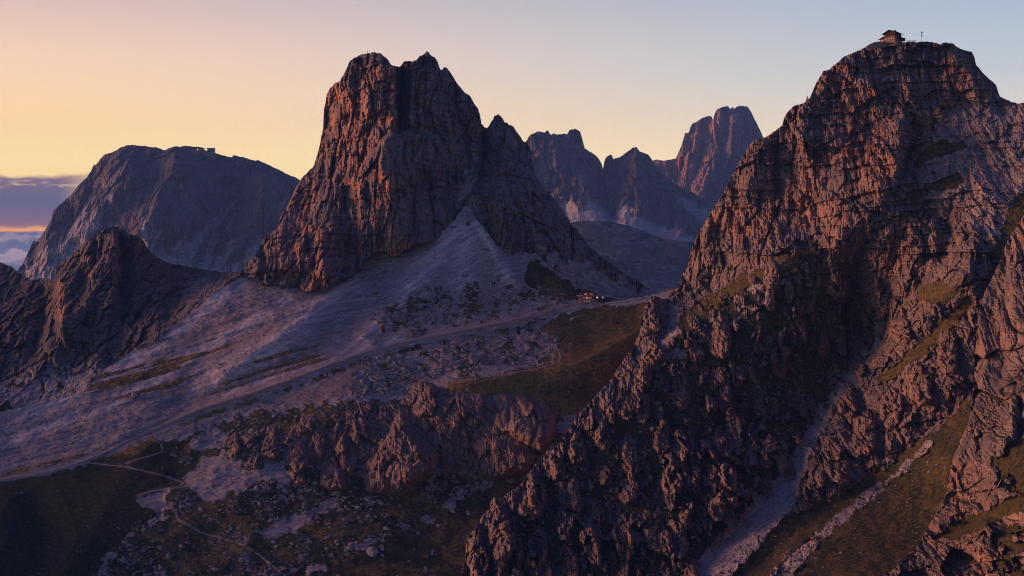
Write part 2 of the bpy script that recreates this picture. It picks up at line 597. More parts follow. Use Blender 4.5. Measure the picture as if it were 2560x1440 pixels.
    c = t.mix(attr('path'), c, (0.36, 0.29, 0.25, 1))
    t.link(c, b.inputs['Base Color'])
    if bump:
        bp = t.n('ShaderNodeBump')
        bp.inputs['Strength'].default_value = bump
        bp.inputs['Distance'].default_value = 0.12 * s
        hgt = t.math('ADD', fine, t.math('MULTIPLY', grit, 0.35))
        t.link(hgt, bp.inputs['Height'])
        t.link(bp.outputs[0], b.inputs['Normal'])
    return m


MAT_FAR = terrain_material('far_rock', 45.0, rock_a=(0.14, 0.127, 0.13, 1), rock_b=(0.07, 0.066, 0.072, 1), ledge=(0.18, 0.17, 0.17, 1), ledge_amt=0.4, ochre_amt=0.4, scree_a=(0.55, 0.53, 0.53, 1), scree_b=(0.36, 0.345, 0.345, 1))  # rock albedo lowered to stand in for the shade over the far mountains
MAT_TERRACE = terrain_material('terrace_rock', 30.0, rock_a=(0.15, 0.145, 0.14, 1), rock_b=(0.08, 0.08, 0.078, 1), ledge=(0.10, 0.105, 0.085, 1), ledge_amt=0.8, ochre_amt=0.1, scree_a=(0.40, 0.39, 0.38, 1), scree_b=(0.26, 0.25, 0.25, 1))
MAT_MID = terrain_material('mid_rock', 8.0)
MAT_AVE = terrain_material('tower_rock', 9.0, rock_a=(0.185, 0.16, 0.15, 1), rock_b=(0.085, 0.075, 0.076, 1), ledge=(0.22, 0.20, 0.195, 1), ochre_amt=0.85)
MAT_HUMP = terrain_material('hump_rock', 9.0, rock_a=(0.16, 0.138, 0.13, 1), rock_b=(0.08, 0.072, 0.073, 1), ledge=(0.17, 0.158, 0.153, 1), ochre_amt=0.3, turf_amt=0.4)
MAT_NEAR = terrain_material('near_rock', 5.0, rock_a=(0.22, 0.187, 0.172, 1), rock_b=(0.11, 0.095, 0.093, 1), ledge=(0.18, 0.16, 0.15, 1), ochre_amt=0.6, ledge_amt=0.3, turf_amt=0.9)
MAT_MASSIF = terrain_material('massif_rock', 6.0, rock_a=(0.235, 0.195, 0.175, 1), rock_b=(0.115, 0.097, 0.094, 1), ledge=(0.21, 0.183, 0.172, 1), ochre_amt=0.45, ledge_amt=0.4, turf_amt=0.35, scree_a=(0.52, 0.475, 0.46, 1), scree_b=(0.28, 0.255, 0.25, 1))


# ================================================================== TERRAIN
# ------------------------------------------------------------------ valley ground far below, reaching past the mountains
def valley_ground():
    n = 60
    gx = np.linspace(-6000, 7000, n)
    gy = np.linspace(700, 9500, n)
    X, Y = np.meshgrid(gx, gy)
    Z = CAMZ - 520 + 60 * fbm(X / 900, Y / 900, X * 0, 4, 3)
    V = np.stack([X, Y, Z], -1).reshape(-1, 3)
    idx = np.arange(n * n).reshape(n, n)
    q = np.stack([idx[:-1, :-1], idx[:-1, 1:], idx[1:, 1:], idx[1:, :-1]], -1).reshape(-1, 4)
    one = np.ones(n * n)
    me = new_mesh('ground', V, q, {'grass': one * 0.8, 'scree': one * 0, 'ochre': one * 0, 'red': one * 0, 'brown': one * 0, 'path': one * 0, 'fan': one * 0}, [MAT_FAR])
    add('ground', me, kind='structure')


valley_ground()


def blank(sh):
    for k in ('grass', 'scree', 'ochre', 'red', 'brown', 'path', 'fan'):
        sh.attrs[k] = np.zeros(sh.x.shape, np.float32)


# ------------------------------------------------------------------ far mountain on the left
def far_left():
    top = [(20, 720), (46, 672), (60, 652), (78, 612), (84, 600), (90, 606), (106, 588), (122, 560), (131, 544), (131, 530), (150, 512), (176, 488), (196, 462), (215, 446), (228, 428),
           (234, 412), (239, 414), (250, 398), (260, 387), (285, 378), (301, 368), (318, 362), (340, 364), (365, 366), (390, 369), (412, 376), (422, 370), (440, 365), (476, 366), (500, 370),
           (522, 378), (545, 384), (580, 392), (584, 388), (610, 394), (640, 402), (642, 398), (665, 408), (690, 420), (715, 434), (746, 448), (790, 470), (900, 530)]
    d = TPS([(46, 672, 4500), (131, 540, 4620), (260, 390, 4780), (412, 376, 4820), (580, 390, 4800), (746, 448, 4820), (900, 530, 4850), (200, 640, 4380), (400, 620, 4380), (600, 640, 4420), (760, 600, 4500),
             (60, 760, 4250), (300, 760, 4200), (600, 760, 4200), (850, 760, 4250), (480, 480, 4560), (330, 480, 4540), (640, 500, 4620)])
    sh = Sheet(20, 860, top, 760, d, 2.5, crest=2.2, crest_s=14, seed=3, back=((30, 5), (150, 60), (500, 300)))
    x, y = sh.x, sh.y
    sh.push(fold(x, y, [([(438, 378), (425, 450), (380, 540), (330, 600)], 110, 60, 110, 1.0), ([(660, 430), (655, 500), (630, 560), (590, 640)], 150, 60, 70, 1.2),
                        ([(520, 420), (500, 520), (430, 600)], 60, 60, 60, 1.0), ([(330, 380), (300, 460), (230, 560), (120, 640)], 70, 90, 80, 1.0),
                        ([(560, 440), (560, 560), (540, 660)], -110, 90, 90, 1.3)]))
    X, Y, Z = sh.world()
    h = rock_relief(X, Y, Z, 55.0, 3.2, 0.5, 21, 0.6, 0.7, 0.5, 0.55, 3, 0.1, 0.05, 0.12, 0.5) + 16 * fbm(X / 38, Y / 120, Z / 60, 5, 28, 0.62)
    run = fbm((X + 0.5 * Z) / 90, Y / 300, Z / 420, 4, 22)
    sh.push(h * 0.95 + 26 * run)
    blank(sh)
    n1 = fbm(x / 40, y / 40, x * 0, 4, 5)
    lo = sstep(y, 520, 680)
    sh.attrs['scree'] = sstep(n1 * 0.5 + lo * 1.1 + 0.6 * fbm((x + 0.6 * y) / 22, (y - 0.3 * x) / 120, x * 0, 3, 8), 0.5, 0.9) * 0.9
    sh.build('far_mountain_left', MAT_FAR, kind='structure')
    return sh


FARL = far_left()


# ------------------------------------------------------------------ far ridges and tower behind the saddle
def far_tower():
    top = [(1560, 440), (1600, 420), (1640, 398), (1660, 402), (1690, 396), (1700, 372), (1708, 352), (1712, 335), (1722, 332), (1728, 312), (1740, 305), (1760, 293), (1778, 290), (1783, 300), (1786, 285), (1792, 275),
           (1806, 268), (1820, 266), (1826, 272), (1832, 266), (1836, 274), (1842, 266), (1856, 264), (1870, 268), (1880, 284), (1890, 305), (1900, 325), (1909, 345), (1925, 370), (1980, 420)]
    d = TPS([(1560, 440, 8100), (1700, 372, 8050), (1760, 293, 8080), (1820, 266, 8100), (1870, 268, 8150), (1909, 345, 8250), (1980, 420, 8350), (1700, 480, 7850), (1760, 420, 7900), (1850, 400, 8000),
             (1600, 560, 7600), (1750, 600, 7400), (1900, 560, 7700), (1980, 700, 7400), (1560, 720, 7100), (1760, 720, 7000)])
    sh = Sheet(1560, 1960, top, 720, d, 2.5, crest=1.2, crest_s=8, seed=9, back=((60, 20), (250, 200)), spire=3.0)
    x, y = sh.x, sh.y
    sh.push(fold(x, y, [([(1786, 290), (1784, 380), (1762, 450), (1740, 500)], 130, 26, 60, 0.8), ([(1846, 270), (1842, 380), (1850, 470)], 150, 40, 50, 0.8), ([(1815, 275), (1812, 380)], -80, 14, 14, 1),
                        ([(1740, 320), (1722, 420), (1700, 470)], 60, 30, 30, 1), ([(1690, 410), (1720, 490)], -60, 30, 40, 1)]))
    X, Y, Z = sh.world()
    sh.push(rock_relief(X, Y, Z, 90.0, 4.5, 0.6, 31, 0.8, 0.7, 0.9, 0.55, 5, 0.12, 0.05, 0.12, 0.7) + 12 * fbm(X / 40, Y / 150, Z / 90, 5, 38, 0.62))
    blank(sh)
    sh.attrs['ochre'] = poly_mask(x, y, [(1660, 400), (1710, 340), (1780, 290), (1830, 280), (1800, 380), (1760, 460), (1740, 510), (1690, 460)], 14) * 0.75
    sh.attrs['scree'] = sstep(y + 20 * fbm(x / 30, y / 30, x * 0, 3, 4), 500, 560)
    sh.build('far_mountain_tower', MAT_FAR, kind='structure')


far_tower()


def far_ridge():
    top = [(1080, 470), (1180, 400), (1250, 385), (1290, 375), (1318, 350), (1322, 340), (1345, 328), (1362, 332), (1369, 325), (1376, 336), (1384, 334), (1390, 338), (1402, 336), (1418, 336), (1424, 324), (1440, 322), (1451, 330), (1457, 352), (1462, 372),
           (1480, 382), (1497, 396), (1505, 412), (1508, 424), (1511, 400), (1518, 390), (1528, 384), (1534, 398), (1547, 394), (1560, 386), (1572, 376), (1580, 370), (1590, 367), (1600, 380), (1612, 382), (1625, 392),
           (1650, 430), (1690, 465), (1730, 480), (1790, 520), (1860, 590)]
    d = TPS([(1080, 470, 6000), (1080, 640, 5500), (1318, 350, 6000), (1440, 325, 6050), (1505, 420, 6050), (1590, 367, 5950), (1690, 465, 5800), (1790, 520, 5700), (1860, 590, 5650), (1400, 450, 5820), (1550, 480, 5750), (1650, 560, 5500),
             (1420, 520, 5600), (1550, 560, 5400), (1700, 610, 5250), (1400, 640, 5250), (1800, 660, 5200), (1500, 640, 5100), (1290, 600, 5600)])
    sh = Sheet(1080, 1860, top, 660, d, 2.5, crest=1.6, crest_s=9, seed=13, back=((30, 10), (200, 150)), spire=4)
    x, y = sh.x, sh.y
    sh.push(fold(x, y, [([(1384, 340), (1390, 420), (1400, 500)], 50, 40, 40, 1), ([(1455, 350), (1460, 440), (1480, 520)], 60, 50, 50, 1), ([(1508, 425), (1512, 480), (1540, 560)], -90, 26, 30, 1),
                        ([(1590, 375), (1585, 460), (1600, 540)], 90, 60, 60, 1), ([(1660, 480), (1690, 560)], 60, 40, 50, 1), ([(1400, 500), (1420, 540)], -50, 30, 30, 1)]))
    X, Y, Z = sh.world()
    nz = fbm(x / 26, y / 26, x * 0, 4, 15)
    scr = poly_mask(x, y, [(1400, 500), (1440, 525), (1470, 500), (1520, 540), (1560, 520), (1640, 570), (1720, 590), (1760, 600), (1760, 650), (1600, 600), (1500, 580), (1400, 570)], 10, 14, nz)
    scr = np.maximum(scr, 0.8 * poly_mask(x, y, [(1680, 480), (1740, 510), (1800, 540), (1800, 580), (1740, 540)], 8, 10, nz))
    sh.push((rock_relief(X, Y, Z, 70.0, 4.2, 0.5, 41, 0.7, 0.6, 0.8, 0.55, 4, 0.1, 0.05, 0.15, 0.7) + 14 * fbm(X / 36, Y / 150, Z / 70, 5, 48, 0.62)) * (1 - 0.75 * scr))
    blank(sh)
    sh.attrs['scree'] = scr
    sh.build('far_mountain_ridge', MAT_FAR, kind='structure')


far_ridge()


def terrace_hill():
    top = [(1380, 575), (1430, 556), (1460, 551), (1520, 552), (1580, 566), (1640, 590), (1700, 604), (1760, 606), (1860, 612)]
    d = TPS([(1430, 556, 4300), (1540, 555, 4350), (1640, 590, 4250), (1760, 606, 4200), (1440, 600, 3900), (1560, 620, 3850), (1700, 640, 3850), (1500, 700, 3500), (1700, 740, 3450), (1860, 760, 3500), (1380, 760, 3400)])
    sh = Sheet(1380, 1850, top, 770, d, 2.5, crest=1.5, crest_s=30, seed=17, back=((200, 40), (600, 300)))
    x, y = sh.x, sh.y
    X, Y, Z = sh.world()
    band = poly_mask(x, y, [(1590, 612), (1760, 612), (1760, 690), (1640, 660)], 10)
    sh.push(14 * fbm(X / 130, Y / 130, Z / 130, 4, 51) + 0.8 * band * rock_relief(X, Y, Z, 32.0, 2.2, 0.5, 52))
    blank(sh)
    nz = fbm(x / 30, y / 14, x * 0, 4, 53)
    sh.attrs['grass'] = np.clip(0.30 + 0.5 * nz - band * 0.7, 0, 1)
    sh.attrs['scree'] = 0.85 * sstep(nz, -0.05, 0.35) * (1 - band)
    sh.build('far_hill_terrace', MAT_TERRACE, kind='structure')


terrace_hill()

# ------------------------------------------------------------------ the long slope below the central tower (scree, road, meadow, hollow)
SLOPE = TPS([(1470, 762, 1040), (1300, 800, 1025), (1100, 850, 1005), (900, 890, 990), (700, 950, 965), (500, 1020, 945), (300, 1100, 920), (0, 1200, 880),
             (700, 725, 1072), (820, 720, 1075), (960, 635, 1120), (1080, 600, 1132), (1165, 505, 1165), (1280, 640, 1115), (1380, 690, 1090), (463, 798, 1052), (205, 988, 969), (0, 1030, 958), (600, 690, 1092),
             (1450, 880, 978), (1500, 960, 938), (1200, 950, 945), (1200, 985, 922), (1330, 925, 958), (1200, 1210, 852), (1250, 1300, 818), (1000, 1440, 770), (700, 1440, 775), (300, 1440, 785), (0, 1440, 765), (0, 1320, 812),
             (600, 1200, 864), (850, 1010, 925), (900, 1200, 858), (380, 1120, 910), (1600, 745, 1040), (1700, 722, 1030), (1600, 850, 1000), (1600, 1000, 920), (1450, 1100, 880), (1800, 720, 1020), (-40, 1030, 956), (-240, 1050, 945), (-240, 1215, 872), (-240, 1440, 748)])
ROAD = [(1440, 758), (1400, 770), (1340, 786), (1280, 801), (1220, 813), (1150, 827), (1060, 845), (980, 862), (900, 885), (830, 910), (760, 936), (690, 962), (620, 986), (560, 1004), (500, 1022), (440, 1049), (380, 1076), (320, 1102), (262, 1132), (205, 1154), (120, 1180), (40, 1194), (-30, 1204), (-210, 1222)]
TRAILS = [
    [(205, 1154), (260, 1161), (320, 1168), (400, 1187), (440, 1200), (488, 1214), (440, 1219), (385, 1226), (342, 1240), (395, 1258), (440, 1275), (444, 1298), (500, 1330), (560, 1347), (605, 1360), (645, 1385), (690, 1420), (718, 1445)],
    [(505, 1022), (560, 1011), (610, 1016), (660, 1021), (720, 1018), (790, 1004)],
    [(296, 1165), (345, 1148), (410, 1130), (402, 1106), (368, 1094)],
    [(1092, 958), (1180, 948), (1260, 936), (1340, 922), (1400, 908), (1404, 890), (1392, 866), (1366, 838)],
]


def slope_sheet():
    top = [(-240, 1046), (-40, 1026), (0, 1026), (205, 984), (267, 922), (360, 856), (463, 794), (540, 731), (600, 688), (640, 668), (660, 690), (700, 720), (780, 724), (830, 713), (880, 685), (935, 628), (1017, 628), (1086, 596), (1138, 548), (1150, 530), (1160, 520), (1172, 519), (1183, 534),
           (1207, 564), (1242, 614), (1290, 631), (1340, 636), (1400, 696), (1440, 732), (1470, 752), (1500, 756), (1540, 750), (1600, 743), (1650, 732), (1700, 718), (1760, 704), (1820, 700)]
    sh = Sheet(-220, 1820, top, 1462, SLOPE, 2.75, crest=5.0, crest_s=26, seed=55, back=((8, 6), (30, 26), (120, 110)))
    x, y = sh.x, sh.y
    X, Y, Z = sh.world()
    road_d, _, _ = seg_dist(x, y, ROAD)
    blank(sh)
    nz = fbm(x / 60, y / 60, x * 0, 4, 61)
    nf = fbm(x / 18, y / 18, x * 0, 4, 62)
    # runnels that follow the fall line, down to the left and towards the viewer
    al, ac = (X * 0.82 + Y * 0.57), (-X * 0.57 + Y * 0.82)
    # streaks as they lie on the slope
    streak = fbm(al / 70, (ac + 0.9 * Z) / 5.0, X * 0, 4, 63)
    streak2 = fbm(al / 160, (ac + 0.9 * Z) / 14.0, X * 0, 3, 64)
    above = sstep(seg_dist(x, y, ROAD)[1] * 0 + (y - np.interp(x, [p[0] for p in ROAD[::-1]], [p[1] for p in ROAD[::-1]])), 20, -20)
    left = sstep(x, 1050, 700)
    meadow = poly_mask(x, y, [(1340, 815), (1400, 785), (1480, 770), (1640, 752), (1830, 720), (1830, 960), (1560, 975), (1500, 1030), (1400, 1040), (1300, 1005), (1100, 978), (1130, 950), (1250, 932), (1380, 905), (1390, 860)], 8, 10, nf)
    hillock = poly_mask(x, y, [(-300, 1230), (100, 1190), (205, 1160), (300, 1125), (380, 1092), (450, 1108), (500, 1140), (470, 1190), (430, 1215), (340, 1250), (400, 1290), (320, 1340), (260, 1400), (220, 1500), (-300, 1500)], 8, 12, nf)
    lowgrass = poly_mask(x, y, [(700, 1500), (760, 1430), (860, 1380), (1000, 1330), (1110, 1270), (1180, 1230), (1330, 1175), (1460, 1060), (1500, 1500)], 14, 30, nf)
    dark = poly_mask(x, y, [(1325, 640), (1400, 690), (1490, 735), (1470, 752), (1400, 752), (1340, 735), (1310, 700)], 8, 12, nf)
    coarse = np.maximum(poly_mask(x, y, [(930, 800), (1060, 720), (1250, 700), (1400, 750), (1300, 795), (1150, 815), (1000, 835)], 20, 30, nf),
                        poly_mask(x, y, [(880, 990), (900, 900), (1050, 870), (1250, 822), (1370, 790), (1400, 850), (1380, 900), (1220, 930), (1090, 955), (1000, 985)], 16, 24, nf))
    hollow = poly_mask(x, y, [(430, 1110), (520, 1060), (640, 1030), (900, 1000), (1100, 980), (1400, 1040), (1420, 1100), (1180, 1230), (1000, 1330), (860, 1380), (760, 1440), (700, 1500), (200, 1500), (330, 1330), (420, 1270)], 14, 20, nf)
    pale = np.maximum(poly_mask(x, y, [(470, 1120), (500, 1085), (530, 1065), (575, 1090), (560, 1125)], 10, 12, nf),
                      poly_mask(x, y, [(420, 1180), (470, 1150), (560, 1140), (610, 1160), (660, 1170), (700, 1150), (735, 1195), (700, 1215), (640, 1200), (600, 1230), (520, 1240), (470, 1215)], 12, 26, nf))
    pale = np.maximum(pale, poly_mask(x, y, [(640, 1330), (760, 1280), (830, 1240), (850, 1260), (760, 1310), (680, 1350)], 8, 12, nf))
    pale = np.maximum(pale, 0.8 * poly_mask(x, y, [(970, 1345), (1050, 1310), (1150, 1290), (1160, 1305), (1060, 1340)], 8, 12, nf))
    grass = np.maximum.reduce([meadow, hillock, lowgrass * sstep(nf, -1.0, -0.55), dark])
    nh = fbm(x / 9, y / 6, x * 0, 3, 60)
    grass = np.maximum(grass, hollow * np.clip(0.80 + 0.22 * nf + 0.22 * nz + 0.25 * nh, 0, 1) * (1 - 0.9 * pale))
    grass = np.maximum(grass, above * left * sstep(y, 760, 900) * sstep(streak2 * 0.5 + 0.75 * streak + 0.25 * nz, 0.12, 0.5) * 0.8)
    grass = np.maximum(grass, coarse * np.clip(0.42 + 0.3 * nf + 0.3 * nh, 0, 0.9))
    grass = np.maximum(grass, 0.8 * above * (1 - left) * sstep(nf * 0.6 + streak2 + 0.3 * nz - 0.5 * poly_mask(x, y, [(1165, 480), (1010, 640), (870, 720), (980, 740), (1250, 740), (1300, 700)], 20), 0.35, 0.65))
    shelf = np.exp(-(road_d / 14.0) ** 2)
    below = np.exp(-((y - np.interp(x, [p[0] for p in ROAD[::-1]], [p[1] for p in ROAD[::-1]]) - 22) / 11.0) ** 2) * sstep(x, 380, 500)
    grass = np.maximum(grass, 0.75 * below * sstep(nf, -0.5, 0.1))
    grass = np.clip(grass * (1 - np.exp(-(road_d / 6.0) ** 2)), 0, 1)
    sh.attrs['grass'] = grass
    sh.attrs['scree'] = np.ones(x.shape)
    sh.attrs['brown'] = np.clip(0.55 * sstep(nz + 0.6 * nf, -0.1, 0.6) + 0.35 * meadow + poly_mask(x, y, [(1180, 985), (1260, 945), (1420, 912), (1560, 850), (1640, 790), (1600, 860), (1440, 935), (1300, 975)], 14, 14, nf) + above * left * 0.7  # brown turf; the sunlit gold of the saddle meadow strip is painted in too
                                + poly_mask(x, y, [(240, 1150), (330, 1105), (480, 1040), (640, 990), (640, 1010), (480, 1075), (330, 1130)], 10, 8, nf) - hillock * 1.2 * sstep(y, 1130, 1190), 0, 1)
    sh.attrs['red'] = np.clip(0.4 * poly_mask(x, y, [(480, 1020), (520, 970), (560, 955), (640, 950), (760, 880), (900, 830), (980, 800), (1000, 830), (880, 880), (740, 940), (600, 985)], 16, 30, nf) * sstep(nf, -0.3, 0.3)
                              + 0.35 * above * left * sstep(streak, 0.0, 0.5) + 0.5 * poly_mask(x, y, [(700, 1000), (800, 960), (900, 930), (900, 980), (800, 1010)], 12, 20, nf), 0, 1)
    pd = np.exp(-(road_d / 4.0) ** 2) * 0.8
    for k, tr in enumerate(TRAILS):
        pd = np.maximum(pd, np.exp(-(seg_dist(x, y, tr)[0] / 3.0) ** 2) * 0.6 * sstep(nf, -0.5, 0.2))
    sh.attrs['path'] = pd
    fan = np.zeros(x.shape)
    for fl, wd in (([(1140, 575), (1090, 640), (1020, 712)], 32), ([(1160, 590), (1155, 640), (1160, 705)], 36), ([(1190, 560), (1235, 630), (1280, 715)], 14), ([(880, 700), (800, 765), (700, 850), (600, 915), (500, 965)], 26),
                   ([(1060, 705), (980, 780), (900, 850), (780, 905)], 20), ([(610, 700), (500, 785), (380, 870), (230, 960), (60, 1040)], 18), ([(720, 745), (600, 820), (440, 920), (250, 1030), (0, 1110)], 12), ([(1000, 845), (850, 885), (700, 935), (560, 985)], 12)):
        fan = np.maximum(fan, np.exp(-(seg_dist(x, y, fl)[0] / wd) ** 2))
    sh.attrs['fan'] = np.clip(fan, 0, 1) * (0.25 + 0.75 * sstep(fbm((x - 1.6 * y) / 110, (y + 0.62 * x) / 5, x * 0, 3, 57), -0.45, 0.3)) * (1 - 0.7 * coarse)
    # relief
    flat = 1 - np.exp(-(road_d / 12.0) ** 2)
    h = 7.0 * fbm(X / 85, Y / 85, Z / 85, 3, 65) * flat
    h += (1.1 * streak2 + 1.3 * (0.35 - np.abs(fbm(al / 60, (ac + 0.9 * Z) / 9.0, X * 0, 2, 59))) + 1.0 * fbm(X / 9, Y / 9, Z / 9, 4, 58, 0.65)) * np.maximum(left, 0.4) * above * flat
    h += coarse * (2.2 * fbm(X / 7, Y / 7, Z / 7, 4, 66, 0.6)) * flat
    h += hollow * (5.0 * fbm(X / 34, Y / 34, Z / 34, 4, 67)) * flat
    h += (0.9 * fbm(X / 9, Y / 9, Z / 9, 4, 68, 0.55) * (1 - 0.6 * np.maximum(meadow, hillock))) * flat
    h += fold(x, y, [(ROAD, 4.0, 34, 16, 1.2)])
    h += fold(x, y, [([(1100, 965), (1200, 955), (1330, 930), (1430, 915), (1560, 850), (1640, 790)], 9.0, 60, 30, 1.1),      # grassy lip above the crags
                     ([(1450, 1010), (1540, 940), (1620, 860)], -16.0, 60, 60, 1.2),
                     ([(870, 702), (760, 790), (640, 880), (520, 960)], 7, 60, 70, 1.1), ([(1060, 700), (960, 790), (900, 850)], 5, 50, 50, 1.1),
                     ([(1165, 500), (1080, 640), (1010, 720)], 7, 50, 50, 1.0), ([(1190, 540), (1240, 640), (1300, 720)], 6, 50, 40, 1.0),
                     ([(380, 1092), (300, 1200), (240, 1320), (150, 1450)], 4, 160, 130, 1.0), ([(60, 1230), (110, 1330), (60, 1450)], -8, 80, 80, 1.0)])
    sh.push(h)
    sh.coarse, sh.pale, sh.hollow, sh.grass_m = coarse, pale, hollow, grass
    return sh


SL = slope_sheet()
SL_OBJ = SL.build('scree_slope', MAT_MID, kind='structure')


def bury(sh, line, seed, wob=11.0, xmax=1360):
    """below its foot line a rock face dips behind the slope in front of it, above the line it stands clear of it"""
    x, y = sh.x, sh.y
    g = y - (interp_line(x, line) + wob * fbm(x / 26, y * 0, x * 0, 3, seed))
    ref = SL.sample(x, y)
    D = np.where(g > 0, np.maximum(sh.D, ref + 0.3 + 0.35 * g), sh.D)
    sh.D = D


# ------------------------------------------------------------------ the central rock tower
def tower():
    top = [(560, 700), (600, 688), (620, 656), (640, 640), (650, 612), (660, 600), (672, 586), (690, 572), (700, 545), (715, 520), (735, 480), (745, 458), (752, 447), (770, 430), (785, 415), (790, 398), (797, 372), (803, 340),
           (808, 318), (809, 275), (815, 250), (816, 236), (826, 218), (838, 210), (850, 203), (856, 190), (866, 172), (872, 156), (884, 147), (898, 138), (914, 133), (932, 132), (948, 133), (962, 141), (968, 148), (973, 156),
           (984, 165), (996, 168), (1000, 165), (1010, 155), (1018, 153), (1038, 152), (1052, 140), (1066, 129), (1072, 131), (1086, 142), (1095, 155), (1101, 172), (1106, 173), (1112, 169), (1118, 172), (1132, 192), (1150, 218),
           (1168, 236), (1180, 250), (1192, 266), (1200, 284), (1203, 308), (1211, 320), (1220, 315), (1232, 300), (1236, 290), (1246, 285), (1254, 290), (1262, 305), (1274, 310), (1284, 314), (1294, 332), (1306, 350),
           (1322, 366), (1330, 385), (1331, 415), (1342, 446), (1362, 472), (1378, 490), (1392, 506), (1405, 524), (1420, 548), (1432, 566), (1445, 575), (1470, 612), (1510, 645), (1560, 680), (1625, 725), (1660, 752)]
    S = lambda x, y: float(SLOPE(np.array([x]), np.array([y]))[0])
    base = [(p[0], p[1], S(*p)) for p in [(600, 690), (700, 725), (780, 728), (830, 718), (880, 690), (935, 633), (1017, 633), (1086, 601), (1138, 549), (1165, 505), (1207, 567), (1242, 619), (1290, 636), (1340, 640)]]
    d = TPS(base + [(700, 760, 1066), (900, 720, 1078), (1165, 600, 1150), (1040, 700, 1092), (1300, 720, 1095),
                    (930, 132, 1205), (880, 250, 1192), (985, 250, 1180), (1068, 130, 1208), (1150, 260, 1222), (1195, 300, 1238), (808, 318, 1228), (850, 380, 1168), (790, 400, 1220), (715, 520, 1175), (650, 612, 1130),
                    (965, 330, 1160), (975, 450, 1138), (985, 560, 1126), (850, 460, 1150), (780, 520, 1150), (850, 580, 1118), (780, 640, 1095),
                    (1100, 380, 1180), (1100, 480, 1168), (1200, 400, 1200), (1245, 290, 1236), (1330, 400, 1240), (1270, 520, 1142), (1300, 450, 1180), (1330, 580, 1128), (1420, 550, 1200), (1420, 640, 1150),
                    (1470, 612, 1200), (1560, 680, 1215), (1625, 725, 1230), (1500, 720, 1178), (1560, 770, 1185), (1660, 770, 1215)], 0.01)
    foot = [(560, 740), (700, 775), (830, 765), (900, 735), (960, 690), (1080, 660), (1165, 570), (1240, 670), (1330, 700), (1420, 770), (1520, 775), (1660, 775)]
    sh = Sheet(560, 1660, top, foot, d, 2.25, crest=3.4, crest_s=11, spire=4.0, seed=23, back=((10, 2), (35, 16), (80, 60), (200, 190)))
    x, y = sh.x, sh.y
    sh.push(fold(x, y, [
        ([(962, 335), (972, 420), (985, 500), (978, 560), (985, 640)], 20, 70, 95, 1.0),        # main arete
        ([(985, 160), (992, 240), (990, 330)], 10, 60, 10, 1.0),                                   # right edge of the left tower
        ([(1008, 165), (1006, 240), (1002, 325)], -34, 20, 20, 0.8),                               # the dark cleft
        ([(1034, 160), (1026, 230), (1018, 320)], 16, 12, 90, 1.0),                                # edge of the right tower
        ([(930, 140), (924, 250), (935, 330)], 7, 40, 20, 1.0), ([(865, 180), (850, 260), (850, 380)], 6, 24, 16, 1.0), ([(895, 160), (885, 280)], -6, 14, 16, 1.0),
        ([(855, 370), (856, 420), (850, 460)], -8, 12, 14, 0.9), ([(908, 395), (912, 460), (918, 520)], -7, 14, 16, 1.0),
        ([(1212, 325), (1210, 400), (1205, 440)], -22, 16, 20, 1.0), ([(1268, 310), (1262, 380), (1255, 440)], 12, 26, 40, 1.0), ([(1240, 440), (1236, 520), (1260, 620)], 14, 26, 90, 1.0), ([(1280, 590), (1282, 630)], 8, 10, 16, 1.0),
        ([(800, 560), (805, 640), (812, 700)], 8, 26, 30, 1.0), ([(720, 500), (700, 600), (700, 700)], 6, 40, 30, 1.0), ([(640, 640), (645, 680)], 8, 20, 20, 1.0), ([(760, 500), (770, 600), (745, 700)], -6, 24, 24, 1.0), ([(835, 640), (838, 715)], 9, 40, 30, 1.0),
        ([(1160, 440), (1150, 500), (1165, 540)], -16, 40, 50, 1.0)]))
    tier = poly_mask(x, y, [(905, 410), (935, 372), (962, 340), (1000, 329), (1060, 336), (1120, 356), (1170, 392), (1200, 430), (1180, 470), (1130, 560), (1050, 650), (900, 700), (900, 520)], 5, 6, fbm(x / 14, y / 14, x * 0, 3, 70))
    sh.push(15 * tier - 24 * poly_mask(x, y, [(986, 160), (1030, 150), (1026, 240), (1016, 328), (998, 330), (992, 250)], 5, 4, fbm(x / 10, y / 18, x * 0, 3, 68)))
    sh.push(5 * poly_mask(x, y, [(845, 365), (905, 395), (915, 470), (850, 465)], 4) + 7 * poly_mask(x, y, [(760, 560), (850, 560), (880, 690), (760, 740), (740, 640)], 6, 8, fbm(x / 14, y / 14, x * 0, 3, 69)))
    X, Y, Z = sh.world()
    h = rock_relief(X, Y, Z, 15.0, 3.8, 0.5, 71, 0.75, 0.95, 0.4, 0.55, 0.7, 0.2, 0.05, 0.5, 0.8)
    h = h + 0.5 * rock_relief(X, Y, Z, 36.0, 2.6, 0.9, 171, 0.7, 0.8, 0.35, 0.4, 0.8, 0.16, 0.04, 0.35, 0.5)
    upper = poly_mask(x, y, [(800, 440), (800, 120), (1220, 120), (1220, 380), (1000, 330), (960, 340), (900, 460)], 20)
    scr = np.maximum(poly_mask(x, y, [(1150, 470), (1165, 430), (1185, 440), (1200, 560), (1150, 560)], 10, 10, fbm(x / 14, y / 14, x * 0, 3, 73)),
                     poly_mask(x, y, [(1350, 620), (1400, 640), (1480, 660), (1560, 700), (1640, 745), (1640, 800), (1480, 800), (1400, 700)], 12, 20, fbm(x / 14, y / 14, x * 0, 3, 74)))
    sh.push(h * (1 - 0.8 * scr) * (0.85 + 0.25 * upper))
    blank(sh)
    nf = fbm(x / 16, y / 30, x * 0, 4, 75)
